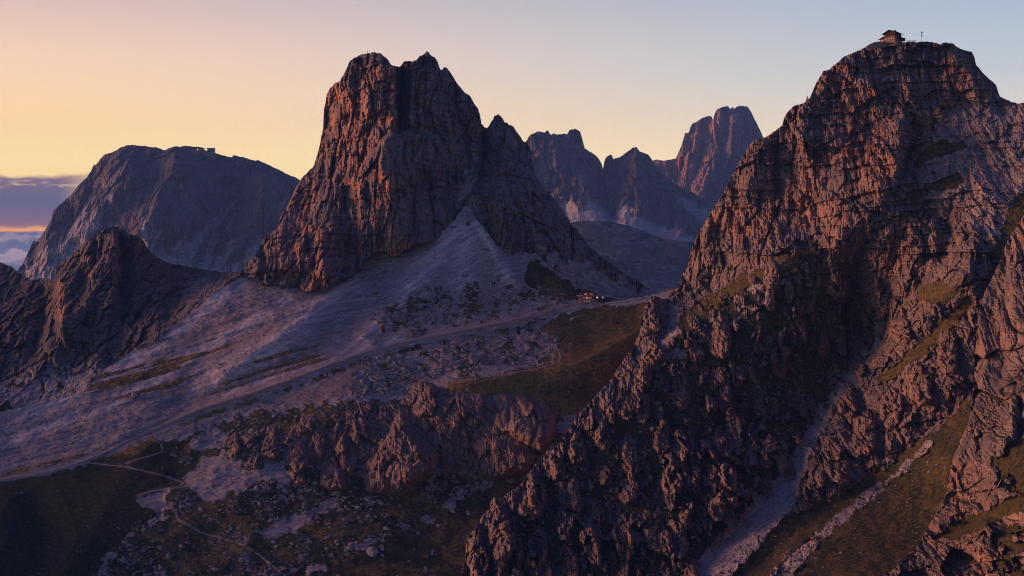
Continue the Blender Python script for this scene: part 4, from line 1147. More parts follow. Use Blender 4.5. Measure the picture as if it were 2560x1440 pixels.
def ribbon(name, sheet, pts, width, lift=0.22, seed=0):
    p = np.array(pts, float)
    seg = np.r_[0, np.cumsum(np.hypot(*np.diff(p, axis=0).T))]
    n = int(seg[-1] / 4) + 2
    t = np.linspace(0, seg[-1], n)
    x, y = np.interp(t, seg, p[:, 0]), np.interp(t, seg, p[:, 1])
    ker = np.ones(5) / 5
    for _ in range(2):
        x[2:-2], y[2:-2] = np.convolve(x, ker, 'valid'), np.convolve(y, ker, 'valid')
    y = y + 0.9 * fbm(t / 22, t * 0, t * 0, 3, seed)
    P = np.stack(place(x, y, sheet.sample(x, y)), -1)
    P[2:-2] = np.stack([np.convolve(P[:, k], ker, 'valid') for k in range(3)], -1)
    e = 3.0
    A = np.stack(place(x + e, y, sheet.sample(x + e, y)), -1) - np.stack(place(x - e, y, sheet.sample(x - e, y)), -1)
    B = np.stack(place(x, y + e, sheet.sample(x, y + e)), -1) - np.stack(place(x, y - e, sheet.sample(x, y - e)), -1)
    N = np.cross(B, A)
    N[:, :] *= np.sign(N[:, 2:3] + 1e-9)
    N /= np.linalg.norm(N, axis=1, keepdims=True)
    for k in range(3):
        N[2:-2, k] = np.convolve(N[:, k], ker, 'valid')
    T = np.gradient(P, axis=0)
    S = np.cross(T, N)
    S /= np.linalg.norm(S, axis=1, keepdims=True) + 1e-9
    w = width * (1 + 0.3 * fbm(t / 15, t * 0 + 4, t * 0, 3, seed + 1))[:, None]
    V = np.concatenate([P - S * w / 2 + N * (lift - 0.5), P - S * w * 0.42 + N * lift, P + S * w * 0.42 + N * lift, P + S * w / 2 + N * (lift - 0.5)])
    q = []
    for r in range(3):
        a, b = np.arange(n - 1) + r * n, np.arange(n - 1) + (r + 1) * n
        q.append(np.stack([a, a + 1, b + 1, b], -1))
    add(name, new_mesh(name, V, np.concatenate(q), None, [MAT_PATH]), kind='structure')


ribbon('gravel_road', SL, ROAD, 2.7, seed=1)
for k, tr in enumerate(TRAILS):
    ribbon('footpath', SL, tr, 1.1 if k != 3 else 1.1, lift=0.06, seed=10 + k)


# ================================================================== BOULDERS
def ico(level):
    import bmesh
    bm = bmesh.new()
    bmesh.ops.create_icosphere(bm, subdivisions=level, radius=1.0)
    v = np.array([x.co[:] for x in bm.verts])
    f = np.array([[x.index for x in fc.verts] for fc in bm.faces])
    bm.free()
    return v, f


def rock_shape(level, seed):
    v, f = ico(level)
    rng = np.random.default_rng(seed)
    for _ in range(9):                       # flat broken faces
        n = rng.normal(size=3)
        n /= np.linalg.norm(n)
        c = rng.uniform(0.45, 0.85)
        d = v @ n - c
        v = v - np.outer(np.maximum(d, 0), n) * 0.9
    v = v * rng.uniform(0.75, 1.2, 3)
    v += 0.06 * rng.normal(size=v.shape)
    return v, f


def boulder_material():
    m = bpy.data.materials.new('pale_boulder')
    m.use_nodes = True
    t = NT(m.node_tree)
    b = principled(t)
    geo = t.n('ShaderNodeNewGeometry')
    n = t.noise(geo.outputs['Position'], 0.35, 5.0, 0.7)
    f = t.noise(geo.outputs['Position'], 2.2, 6.0, 0.7)
    c = t.mix(t.smooth(n, 0.35, 0.65), (0.17, 0.157, 0.16, 1), (0.36, 0.335, 0.335, 1))
    c = t.mix(1.0, c, t.ramp(f, [(0.3, (0.55, 0.55, 0.55, 1)), (0.6, (1.1, 1.1, 1.1, 1))]), 'MULTIPLY')
    t.link(c, b.inputs['Base Color'])
    return m


MAT_BOULDER = boulder_material()


def scatter():
    rng = np.random.default_rng(77)

    def draw(sheet, dens, n):
        w = dens.ravel().astype(float)
        w = np.clip(w, 0, None)
        i = rng.choice(w.size, n, p=w / w.sum())
        px = sheet.x.ravel()[i] + rng.uniform(-1.2, 1.2, n)
        py = sheet.y.ravel()[i] + rng.uniform(-1.2, 1.2, n)
        P = np.stack(place(px, py, sheet.sample(px, py)), -1)
        return px, py, P
    x, y = SL.x, SL.y
    clump = sstep(fbm(x / 36, y / 24, x * 0, 4, 301), -0.25, 0.45)
    vis = (y > SL.T[None, :] + 30) | (x > 1450)
    road = 1 - np.exp(-(seg_dist(x, y, ROAD)[0] / 9) ** 2)
    cone = poly_mask(x, y, [(1195, 540), (1215, 560), (1290, 720), (1200, 700), (1180, 600)], 10)
    fields = {
        'block': SL.coarse * (0.12 + clump ** 1.6) * road,
        'hollow': SL.hollow * (1 - 0.55 * SL.pale) * (0.12 + clump ** 2) * road,
        'scree': (1 - SL.hollow) * (1 - SL.coarse) * (SL.grass_m < 0.5) * (0.12 + 0.5 * clump + 1.2 * cone + 1.2 * sstep(fbm((x + 1.4 * y) / 30, (y - 0.5 * x) / 9, x * 0, 3, 303), 0.05, 0.5)) * vis * road,
        'turf': (SL.grass_m > 0.5) * (1 - SL.hollow) * (0.03 + 0.4 * clump ** 3) * vis * road,
    }
    rx, ry = RT.x, RT.y
    rclump = sstep(fbm(rx / 40, ry / 30, rx * 0, 4, 302), -0.2, 0.5)
    rfields = {'bench': (RT.bench > 0.5) * (0.15 + rclump), 'gully': RT.attrs['scree'] * (ry > 700) * (RT.attrs['scree'] > 0.3), 'face': RT.face * (RT.turf > 0.5) * (0.2 + rclump)}
    spec = [(SL, fields['block'], 9000, 0.38, 2.1, 'block'), (SL, fields['hollow'], 9000, 0.36, 2.0, 'hollow'), (SL, fields['scree'], 15000, 0.26, 1.1, 'scree'), (SL, fields['turf'], 900, 0.25, 0.8, 'turf'),
            (RT, rfields['bench'], 1500, 0.22, 1.0, 'bench'), (RT, rfields['gully'], 5000, 0.22, 1.3, 'gully'), (RT, rfields['face'], 3200, 0.25, 1.0, 'face')]
    label = {'block': 'one of the larger pale boulders in the block field beside the gravel road', 'hollow': 'one of the larger pale boulders strewn in the hollow under the crags',
             'scree': 'one of the larger stones on the open scree slope under the tower', 'turf': 'one of the pale stones lying on open meadow turf',
             'bench': 'one of the pale stones on the brown grass bench low down by the cliff', 'gully': 'one of the larger stones in the pale scree gully', 'face': 'one of the loose stones on the dark grassy face among the rock blocks'}
    low = [rock_shape(1, 400 + k) for k in range(8)]
    fine = []
    for k in range(8):
        v, f = rock_shape(2, 500 + k)
        fine.append(new_mesh('boulder', v, f, None, [MAT_BOULDER], False))
    AV, AF, off = [], [], 0
    cand = []
    for sheet, dens, n, smin, smax, key in spec:
        px, py, P = draw(sheet, dens, n)
        r = 0.8 * smin * (1 - rng.random(n)) ** (-0.5)
        r = np.minimum(r, smax) * rng.uniform(0.85, 1.1, n)
        ang = rng.uniform(0, 6.28, n)
        sq = rng.uniform(0.6, 1.0, n)
        order = np.argsort(-r / P[:, 1])
        top = set(order[:{'block': 95, 'hollow': 95, 'scree': 40, 'turf': 16, 'bench': 26, 'gully': 14, 'face': 14}[key]].tolist())
        for k in range(n):
            if k in top:
                cand.append((key, P[k], r[k], ang[k], sq[k]))
        rest = np.array([k for k in range(n) if k not in top])
        kind = rng.integers(0, 8, len(rest))
        for s_ in range(8):
            sel = rest[kind == s_]
            v, f = low[s_]
            ca, sa = np.cos(ang[sel])[:, None], np.sin(ang[sel])[:, None]
            vx = (v[None, :, 0] * ca - v[None, :, 1] * sa) * r[sel][:, None]
            vy = (v[None, :, 0] * sa + v[None, :, 1] * ca) * r[sel][:, None]
            vz = v[None, :, 2] * (r[sel] * sq[sel])[:, None]
            W = np.stack([vx + P[sel, 0][:, None], vy + P[sel, 1][:, None], vz + P[sel, 2][:, None] - 0.1 * r[sel][:, None]], -1).reshape(-1, 3)
            fi = (f[None] + (np.arange(len(sel)) * len(v))[:, None, None]).reshape(-1, 3) + off
            AV.append(W)
            AF.append(fi)
            off += len(W)
    add('scattered_stones', new_mesh('scattered_stones', np.concatenate(AV), np.concatenate(AF), None, [MAT_BOULDER], False), kind='stuff', label='countless small stones strewn over scree and turf', cat='stones')
    spots = {
        'block': [((1150, 760), 'in the block field above the gravel road'), ((950, 940), 'in the block field at the lower end of the road bank'), ((1100, 900), 'in the block field around the tall leaning boulder'), ((1300, 840), 'in the block field next to the saddle meadow')],
        'hollow': [((560, 1180), 'on the pale rubble patch of the hollow'), ((470, 1380), 'along the winding footpath in the hollow'), ((760, 1300), 'on the rubble tongue below the left crags'), ((1000, 1300), 'below the pyramid shaped crag'), ((700, 1060), 'among the small crags under the road'), ((1250, 1240), 'below the rounded banded crag')],
        'scree': [((250, 1000), 'on the streaked scree under the dark hump'), ((650, 850), 'on the broad scree below the tower foot'), ((1200, 640), 'on the pale scree cone under the tower'), ((450, 1120), 'on the scree just above the gravel road')],
        'turf': [((1450, 850), 'on the saddle meadow turf'), ((150, 1300), 'on the dark grassy hill beside the hollow'), ((1150, 1400), 'on the grass floor below the crags')],
        'bench': [((2050, 1400), 'on the grass bench near the lower edge'), ((2300, 1150), 'on the upper grass bench beside the near cliff')],
        'gully': [((2150, 800), 'in the upper shaded part of the scree gully'), ((1900, 1280), 'on the broad lower fan of the scree gully')],
        'face': [((1900, 800), 'on the upper turf of the shaded face'), ((1500, 1200), 'on the lower turf of the shaded face among rock blocks')]}
    clusters = {}
    for c in cand:
        P = c[1]
        px, py = 1280 + F * P[0] / P[1], HY - F * (P[2] - CAMZ) / P[1]
        ph = min(spots[c[0]], key=lambda t_: (t_[0][0] - px) ** 2 + (t_[0][1] - py) ** 2)[1]
        clusters.setdefault(ph, []).append(c)
    k = 0
    for ph, cs in clusters.items():
        cs.sort(key=lambda c: -c[2] / c[1][1])
        for n_, (key, P, r, a, sq) in enumerate(cs):
            k += 1
            lab = ('largest pale boulder ' if n_ == 0 else 'smaller pale stone ') + ph
            o = add('boulder', fine[k % 8], label=lab, cat='boulder', group='pale stones ' + ph)
            o.location = (P[0], P[1], P[2] - 0.05 * r)
            o.rotation_euler = (0.2 * math.sin(a * 3), 0.2 * math.cos(a * 5), a)
            o.scale = (r, r, r * sq)
    # the few big ones that can be told apart
    for (bx, by, r, hgt, lab) in ((1186, 905, 4.2, 2.1, 'tall leaning boulder standing in the block field below the gravel road'), (336, 992, 3.4, 0.75, 'large flat pale boulder alone on the streaked scree slope'),
                                  (932, 1384, 4.4, 0.8, 'big pale boulder on the grassy floor of the hollow, near the lower edge'), (660, 1006, 2.8, 0.8, 'pinkish boulder beside the thin footpath under the road'),
                                  (1432, 800, 2.2, 0.7, 'pale block on the bank just below the road near the saddle hut'), (620, 1352, 2.6, 0.8, 'pale rounded boulder close to the winding footpath')):
        o = add('boulder', fine[int(bx) % 8], label=lab, cat='boulder')
        D = float(SL.sample(np.array([bx]), np.array([by]))[0])
        X, Y, Z = place(float(bx), float(by), D)
        o.location = (X, Y, Z + 0.2 * r)
        o.scale = (r, r, r * hgt)
        o.rotation_euler = (0.1, 0.15, bx)


scatter()



# ================================================================== BUILDINGS
def plain(name, col, rough=0.8, var=0.25, scale=2.0):
    m = bpy.data.materials.new(name)
    m.use_nodes = True
    t = NT(m.node_tree)
    b = principled(t, rough)
    tc = t.n('ShaderNodeTexCoord')
    n = t.noise(tc.outputs['Object'], scale, 5.0, 0.65)
    t.link(t.mix(t.smooth(n, 0.3, 0.7), (col[0] * (1 - var), col[1] * (1 - var), col[2] * (1 - var), 1), (col[0] * (1 + var), col[1] * (1 + var), col[2] * (1 + var), 1)), b.inputs['Base Color'])
    return m


def glow(name, col, power):
    m = bpy.data.materials.new(name)
    m.use_nodes = True
    t = NT(m.node_tree)
    b = principled(t, 0.3)
    tc = t.n('ShaderNodeTexCoord')
    n = t.noise(tc.outputs['Object'], 1.3, 2.0, 0.5)
    b.inputs['Base Color'].default_value = (0.3, 0.2, 0.1, 1)
    t.link(t.mix(n, (col[0] * 0.6, col[1] * 0.5, col[2] * 0.4, 1), (col[0], col[1], col[2], 1)), b.inputs['Emission Color'])
    b.inputs['Emission Strength'].default_value = power
    return m


M_WOOD = plain('dark_timber', (0.085, 0.042, 0.026))
M_WOOD2 = plain('warm_timber', (0.20, 0.10, 0.06))
M_STONE = plain('hut_stone', (0.30, 0.20, 0.16), 0.9, 0.35, 1.2)
M_PLASTER = plain('pink_plaster', (0.42, 0.20, 0.16), 0.9, 0.15)
M_WHITE = plain('white_wall', (0.62, 0.60, 0.58), 0.9, 0.1)
M_ROOF = plain('dark_roof', (0.035, 0.032, 0.036), 0.9)
M_METAL = plain('grey_metal', (0.22, 0.22, 0.23), 0.5)
M_CONC = plain('concrete', (0.42, 0.30, 0.28), 0.9, 0.15)
M_DARKGLASS = plain('dark_window', (0.02, 0.022, 0.03), 0.2)
M_LIT = glow('lit_window', (1.0, 0.46, 0.16), 0.28)
M_LITP = glow('lit_window_pale', (1.0, 0.55, 0.28), 0.42)
M_LAMP = glow('lamp_bulb', (1.0, 0.55, 0.12), 2.2)
M_LAMPR = glow('lamp_bulb_red', (1.0, 0.42, 0.22), 1.3)
M_FLAG = plain('flag_cloth', (0.10, 0.10, 0.14))


def mesh_of(name, V, Fc, mat):
    me = bpy.data.meshes.new(name)
    me.from_pydata([tuple(v) for v in V], [], Fc)
    me.update()
    me.materials.append(mat)
    return me


def box(name, parent, c, size, mat, rz=0.0, taper=1.0):
    """a box with its base centre at c"""
    a, b, h = size[0] / 2, size[1] / 2, size[2]
    V = [(-a, -b, 0), (a, -b, 0), (a, b, 0), (-a, b, 0), (-a * taper, -b * taper, h), (a * taper, -b * taper, h), (a * taper, b * taper, h), (-a * taper, b * taper, h)]
    Fc = [(0, 3, 2, 1), (4, 5, 6, 7), (0, 1, 5, 4), (1, 2, 6, 5), (2, 3, 7, 6), (3, 0, 4, 7)]
    o = add(name, mesh_of(name, V, Fc, mat), parent)
    o.location = c
    o.rotation_euler = (0, 0, rz)
    return o


def gable_body(name, parent, c, w, d, h, rise, mat):
    """walls with two gables; ridge along y (front gable at -y)"""
    a, b = w / 2, d / 2
    V = [(-a, -b, 0), (a, -b, 0), (a, b, 0), (-a, b, 0), (-a, -b, h), (a, -b, h), (a, b, h), (-a, b, h), (0, -b, h + rise), (0, b, h + rise)]
    Fc = [(0, 3, 2, 1), (0, 1, 5, 8, 4), (2, 3, 7, 9, 6), (1, 2, 6, 5), (3, 0, 4, 7), (4, 8, 9, 7), (5, 6, 9, 8)]
    o = add(name, mesh_of(name, V, Fc, mat), parent)
    o.location = c
    return o


def gable_roof(name, parent, c, w, d, rise, over, thick, mat):
    """two thick slabs over a gabled body; c = middle of the eaves line"""
    k = rise / (w / 2)
    a, b = w / 2 + over, d / 2 + over
    z0 = -over * k
    prof = [(-a, z0 + thick), (0, rise + thick), (a, z0 + thick), (a, z0), (0, rise), (-a, z0)]
    V = [(x, -b, z) for x, z in prof] + [(x, b, z) for x, z in prof]
    Fc = [(0, 1, 4, 5), (1, 2, 3, 4), (6, 11, 10, 7), (7, 10, 9, 8)] + [(i, (i + 6), (i + 1) % 6 + 6, (i + 1) % 6) for i in range(6)]
    o = add(name, mesh_of(name, V, Fc, mat), parent)
    o.location = c
    return o


def window(parent, c, w, h, mat, axis='front', frame=M_WOOD2):
    """a pane set in a frame on a wall facing -y (front) or +x / -x (side)"""
    if axis == 'front':
        fr = box('window', parent, (c[0], c[1], c[2]), (w + 0.3, 0.14, h + 0.3), frame)
        box('pane', fr, (0, -0.06, 0.15), (w, 0.1, h), mat)
    else:
        sgn = 1 if axis == 'right' else -1
        fr = box('window', parent, (c[0], c[1], c[2]), (0.14, w + 0.3, h + 0.3), frame)
        box('pane', fr, (sgn * 0.06, 0, 0.15), (0.1, w, h), mat)
    return fr


def thing(name, loc, label, cat, rz=0.0, group=None):
    o = add(name, None, label=label, cat=cat, group=group)
    o.location = loc
    o.rotation_euler = (0, 0, rz)
    return o


def summit_hut():
    ci = int((2232 - RT.xs[0]) / RT.step)
    D = float(RT.sample(np.array([2232.0]), np.array([RT.T[ci] + 4]))[0]) + 5.0
    X, Y, Z = place(2232.0, 103.0, D)
    h = thing('mountain_hut', (X, Y, Z), 'dark timber hut with steep overhanging roof on top of the highest cliff', 'hut', math.radians(-42))
    h.scale = (0.9, 0.9, 0.86)
    box('foundation', h, (0, 0, -4.0), (9.0, 10.2, 4.2), M_STONE, taper=0.97)
    box('ground_storey', h, (0, 0, 0.2), (8.4, 9.6, 2.5), M_STONE)
    box('floor_beam', h, (0, 0, 2.7), (9.0, 10.2, 0.22), M_WOOD2)
    w = gable_body('wall', h, (0, 0, 2.92), 8.2, 9.4, 2.5, 2.2, M_WOOD)
    r = gable_roof('roof', h, (0, 0, 5.42), 8.2, 9.4, 2.2, 1.3, 0.25, M_ROOF)
    box('chimney', r, (1.2, 1.5, 1.7), (0.8, 0.8, 1.3), M_STONE)
    box('chimney', r, (-0.2, 3.0, 2.2), (0.6, 0.6, 0.7), M_STONE)
    # gable front (-y side) faces the sunset
    for k in (-2.4, -0.8, 0.8, 2.4):
        window(h, (k, -4.75, 3.6), 0.8, 0.95, M_DARKGLASS)
    box('balcony_rail', h, (0, -5.3, 3.0), (8.2, 0.1, 0.5), M_WOOD2)
    for k, m in ((-2.6, M_LIT), (-0.6, M_LITP), (1.4, M_LITP), (2.9, M_LIT)):
        window(h, (k, -4.86, 0.75), 0.95, 1.2, m)
    window(h, (0, -4.75, 6.0), 0.7, 0.7, M_DARKGLASS)
    for k in (-2.6, 0.2, 2.8):
        window(h, (4.14, k, 3.7), 0.8, 0.9, M_DARKGLASS, 'right')
        window(h, (4.24, k, 0.9), 0.8, 0.9, M_DARKGLASS, 'right')
    # lean-to wings with their own roofs
    wg = box('wing', h, (-5.6, -1.5, -1.4), (3.2, 6.6, 2.9), M_PLASTER)
    V = [(-2.6, -4.0, -0.7), (2.2, -4.0, 1.5), (2.2, 4.0, 1.5), (-2.6, 4.0, -0.7), (-2.6, -4.0, -0.5), (2.2, -4.0, 1.7), (2.2, 4.0, 1.7), (-2.6, 4.0, -0.5)]
    Fc = [(0, 3, 2, 1), (4, 5, 6, 7), (0, 1, 5, 4), (1, 2, 6, 5), (2, 3, 7, 6), (3, 0, 4, 7)]
    o = add('wing_roof', mesh_of('wing_roof', V, Fc, M_ROOF), h)
    o.location = (-5.7, -1.5, 1.9)
    window(h, (-5.6, -4.9, -0.6), 0.9, 1.1, M_LAMPR)
    wg2 = box('wing', h, (5.0, 3.6, 0.0), (2.6, 5.4, 2.3), M_WOOD)
    V2 = [(-x, y, z) for x, y, z in V]
    o = add('wing_roof', mesh_of('wing_roof', V2, [tuple(reversed(f)) for f in Fc], M_ROOF), h)
    o.location = (5.4, 3.6, 2.2)
    o.scale = (0.8, 0.85, 0.6)
    # retaining wall of the terrace, laid in courses of stone
    t = thing('terrace_wall', place(2190.0, 116.0, 893.0), 'curved brown stone retaining wall below the summit hut terrace', 'wall')
    rng = np.random.default_rng(9)
    px0 = np.linspace(2167, 2215, 25)
    ytop = np.interp(px0, [2167, 2175, 2185, 2195, 2215], [116, 110, 106, 104, 103.5])
    base = Vector(place(2190.0, 116.0, 893.0))
    shared = [mesh_of('stone', [(-.5, -.5, 0), (.5, -.5, 0), (.5, .5, 0), (-.5, .5, 0), (-.45, -.42, 1), (.45, -.42, 1), (.45, .5, 1), (-.45, .5, 1)],
                      [(0, 3, 2, 1), (4, 5, 6, 7), (0, 1, 5, 4), (1, 2, 6, 5), (2, 3, 7, 6), (3, 0, 4, 7)], M_STONE)]
    for row in range(5):
        for k in range(24):
            pyr = ytop[k] + 2.9 * row
            if pyr > 121:
                continue
            X, Y, Z = place(float(px0[k]) + (1.0 if row % 2 else 0.0), float(pyr), 894.5 - 1.5 * math.sin((px0[k] - 2167) / 48 * math.pi) + 0.25 * (4 - row) * 0.3)
            o = add('stone', shared[0], t)
            o.location = Vector((X, Y, Z - 0.74)) - base
            o.scale = (0.5, 1.6 + rng.uniform(0, 0.25), 0.72)
    # terrace railing
    rl = thing('terrace_railing', place(2279.0, 105.0, 903.0), 'low wooden railing with benches beside the summit hut', 'railing')
    for k in range(6):
        box('post', rl, (-2.8 + 1.12 * k, 0, -0.8), (0.14, 0.14, 2.0), M_WOOD)
    box('rail', rl, (0, -0.02, 1.05), (6.0, 0.1, 0.16), M_WOOD)
    box('rail', rl, (0, -0.02, 0.55), (6.0, 0.1, 0.12), M_WOOD)
    box('bench', rl, (-1.5, -0.6, -0.3), (2.4, 0.5, 0.5), M_WOOD)
    box('bench', rl, (1.6, -0.6, -0.3), (1.8, 0.5, 0.5), M_WOOD)
    # flagpole
    fp = thing('flagpole', place(2303.0, 106.0, 903.0), 'thin flagpole with small flags standing on the summit plateau', 'flagpole')
    box('pole', fp, (0, 0, -1.0), (0.16, 0.16, 8.0), M_METAL)
    box('flag', fp, (0.55, 0, 5.9), (0.9, 0.05, 0.75), M_FLAG)
    box('flag', fp, (0.35, 0, 4.7), (0.55, 0.05, 0.5), M_FLAG)
    box('flag', fp, (0.5, 0, 3.7), (0.7, 0.05, 0.65), M_FLAG)


def saddle_hut():
    D = float(SL.sample(np.array([1469.0]), np.array([760.0]))[0]) + 2.5
    X, Y, Z = place(1469.0, 759.0, D)
    h = thing('mountain_hut', (X, Y, Z), 'gabled hut with glowing windows and pink stone base on the saddle', 'hut', math.radians(8))
    box('foundation', h, (0, 5.2, -4.0), (12.0, 10.8, 4.2), M_STONE)
    box('ground_storey', h, (0, 4.5, 0.2), (11.8, 10.8, 2.9), M_PLASTER)
    for k, m in enumerate((M_LITP, M_LITP, M_LITP, M_DARKGLASS, M_DARKGLASS)):
        window(h, (-1.9 + 1.55 * k - (0.25 if k < 2 else 0), -0.93, 1.1), 0.5, 1.0, m, frame=M_PLASTER)
    box('balcony', h, (0, -0.9, 3.1), (12.4, 2.2, 0.28), M_WHITE)
    rail = box('balcony_rail', h, (0, -1.9, 3.38), (12.2, 0.08, 0.22), M_WOOD2)
    for k in range(13):
        box('baluster', rail, (-6.0 + k, 0, 0.2), (0.08, 0.07, 0.5), M_WOOD2)
    box('first_storey', h, (0, 4.5, 3.38), (11.2, 10.2, 2.1), M_WOOD2)
    for k in range(6):
        window(h, (-3.6 + 1.45 * k, -0.63, 3.7), 0.85, 1.0, (M_LIT, M_LIT, M_LAMPR, M_LIT, M_LITP, M_DARKGLASS)[k], frame=M_WOOD)
    box('eave_board', h, (0, 3.9, 5.48), (13.0, 12.4, 0.25), M_WHITE)
    gable_body('wall', h, (0.2, 4.2, 5.73), 8.6, 9.4, 1.9, 2.2, M_WOOD2)
    r = gable_roof('roof', h, (0.2, 4.2, 7.63), 8.6, 9.4, 2.2, 1.0, 0.25, M_ROOF)
    box('chimney', r, (1.5, 2.0, 1.2), (0.8, 0.8, 1.5), M_STONE)
    for k, (xx, m) in enumerate(((-2.2, M_LIT), (-0.9, M_LITP), (0.6, M_DARKGLASS), (1.9, M_LIT), (3.2, M_LIT))):
        window(h, (xx, -0.58, 6.1), 0.95, 1.3, m, frame=M_WOOD)
    window(h, (0.2, -0.58, 8.2), 0.7, 0.7, M_DARKGLASS)
    an = thing('timber_annex', place(1512.0, 757.5, float(SL.sample(np.array([1512.0]), np.array([759.0]))[0]) + 1.5), 'long low dark annex beside the saddle hut with two lamps', 'annex', math.radians(4))
    box('foundation', an, (0, 3, -3.5), (12.4, 6.4, 3.6), M_STONE)
    box('wall', an, (0, 3, 0.1), (12.0, 6.0, 2.6), M_WOOD)
    V = [(-6.8, -1.0, 2.5), (6.8, -1.0, 2.0), (6.8, 6.8, 3.4), (-6.8, 6.8, 3.9), (-6.8, -1.0, 2.75), (6.8, -1.0, 2.25), (6.8, 6.8, 3.65), (-6.8, 6.8, 4.15)]
    add('roof', mesh_of('roof', V, [(0, 3, 2, 1), (4, 5, 6, 7), (0, 1, 5, 4), (1, 2, 6, 5), (2, 3, 7, 6), (3, 0, 4, 7)], M_ROOF), an)
    for k in (-3.0, 0.5, 3.6):
        window(an, (k, -0.08, 0.8), 0.9, 1.0, M_DARKGLASS)
    for px, m, nm in ((1493.0, M_LAMP, 'orange glowing lamp on a post right beside the saddle hut'), (1507.0, M_LAMPR, 'reddish glowing lamp on a post in front of the dark annex')):
        lp = thing('lamp_post', place(px, 756.0, D - 4), nm, 'lamp')
        box('pole', lp, (0, 0, -1.0), (0.12, 0.12, 4.3), M_METAL)
        v, f = ico(2)
        o = add('lamp_globe', new_mesh('lamp_globe', v * 0.52, f, None, [m]), lp)
        o.location = (0, 0, 3.6)
    sm = thing('storage_hut', place(1442.0, 745.0, D + 24), 'small white gabled shed with two dark openings behind the saddle hut', 'shed', 0.15)
    box('foundation', sm, (0, 2, -6), (4.4, 4.4, 6.1), M_STONE)
    gable_body('wall', sm, (0, 2, 0.1), 4.0, 4.0, 2.1, 1.0, M_WHITE)
    gable_roof('roof', sm, (0, 2, 2.2), 4.0, 4.0, 1.0, 0.3, 0.15, M_ROOF)
    for k in (-0.95, 0.95):
        window(sm, (k, -0.04, 0.6), 0.9, 1.1, M_DARKGLASS, frame=M_WHITE)
    # lift station: concrete ramp, platform and pylons
    D2 = float(SL.sample(np.array([1380.0]), np.array([762.0]))[0])
    st = thing('lift_station', place(1380.0, 762.0, D2), 'small chairlift station with concrete ramp and pylons beside the road', 'lift station')
    V = [(-2.2, 0, 0), (3.6, 0, -2.2), (3.6, 3, -2.2), (-2.2, 3, 0), (-2.2, 0, 2.9), (3.6, 0, 3.6), (3.6, 3, 3.6), (-2.2, 3, 2.9)]
    add('ramp', mesh_of('ramp', V, [(0, 3, 2, 1), (4, 5, 6, 7), (0, 1, 5, 4), (1, 2, 6, 5), (2, 3, 7, 6), (3, 0, 4, 7)], M_CONC), st)
    for k, hh in ((-4.0, 7.0), (-2.6, 6.2), (3.0, 7.2)):
        box('pylon', st, (k, 1.5, -1.0), (0.4, 0.4, hh), M_METAL, taper=0.7)
    box('cross_beam', st, (-0.5, 1.5, 5.4), (8.6, 0.3, 0.3), M_METAL)
    box('cabin', st, (0.6, 1.6, 3.3), (2.4, 2.2, 1.9), M_WOOD)
    # stone walls stepping up the saddle
    rng = np.random.default_rng(4)
    sm_ = mesh_of('stone', [(-.5, -.5, 0), (.5, -.5, 0), (.5, .5, 0), (-.5, .5, 0), (-.4, -.36, 1), (.42, -.4, .9), (.4, .45, 1), (-.42, .4, .95)], [(0, 3, 2, 1), (4, 5, 6, 7), (0, 1, 5, 4), (1, 2, 6, 5), (2, 3, 7, 6), (3, 0, 4, 7)], M_WHITE)
    walls = [((1516, 759), (1549, 754), 'short pale dry stone wall nearest the annex on the saddle'), ((1528, 763), (1562, 758), 'pale dry stone wall one step below the wall by the annex'), ((1550, 764), (1582, 758), 'lowest pale dry stone wall on the saddle meadow edge'),
             ((1556, 754), (1622, 741), 'longest pale dry stone wall along the saddle crest'), ((1574, 759), (1614, 752), 'middle pale dry stone wall below the crest wall of the saddle')]
    for (a, b, lab) in walls:
        o0 = place(float(a[0]), float(a[1]), float(SL.sample(np.array([float(a[0])]), np.array([float(a[1])]))[0]))
        w = thing('stone_wall', o0, lab, 'wall')
        n = int((b[0] - a[0]) / 2.6)
        for k in range(n + 1):
            px, py = a[0] + (b[0] - a[0]) * k / n, a[1] + (b[1] - a[1]) * k / n
            P = place(px, py, float(SL.sample(np.array([px]), np.array([py]))[0]))
            o = add('stone', sm_, w)
            o.location = (P[0] - o0[0], P[1] - o0[1], P[2] - o0[2] - 0.2)
            o.scale = (rng.uniform(0.6, 0.85), rng.uniform(0.5, 0.9), rng.uniform(0.6, 0.95))
            o.rotation_euler = (0, 0, rng.uniform(-0.4, 0.4))


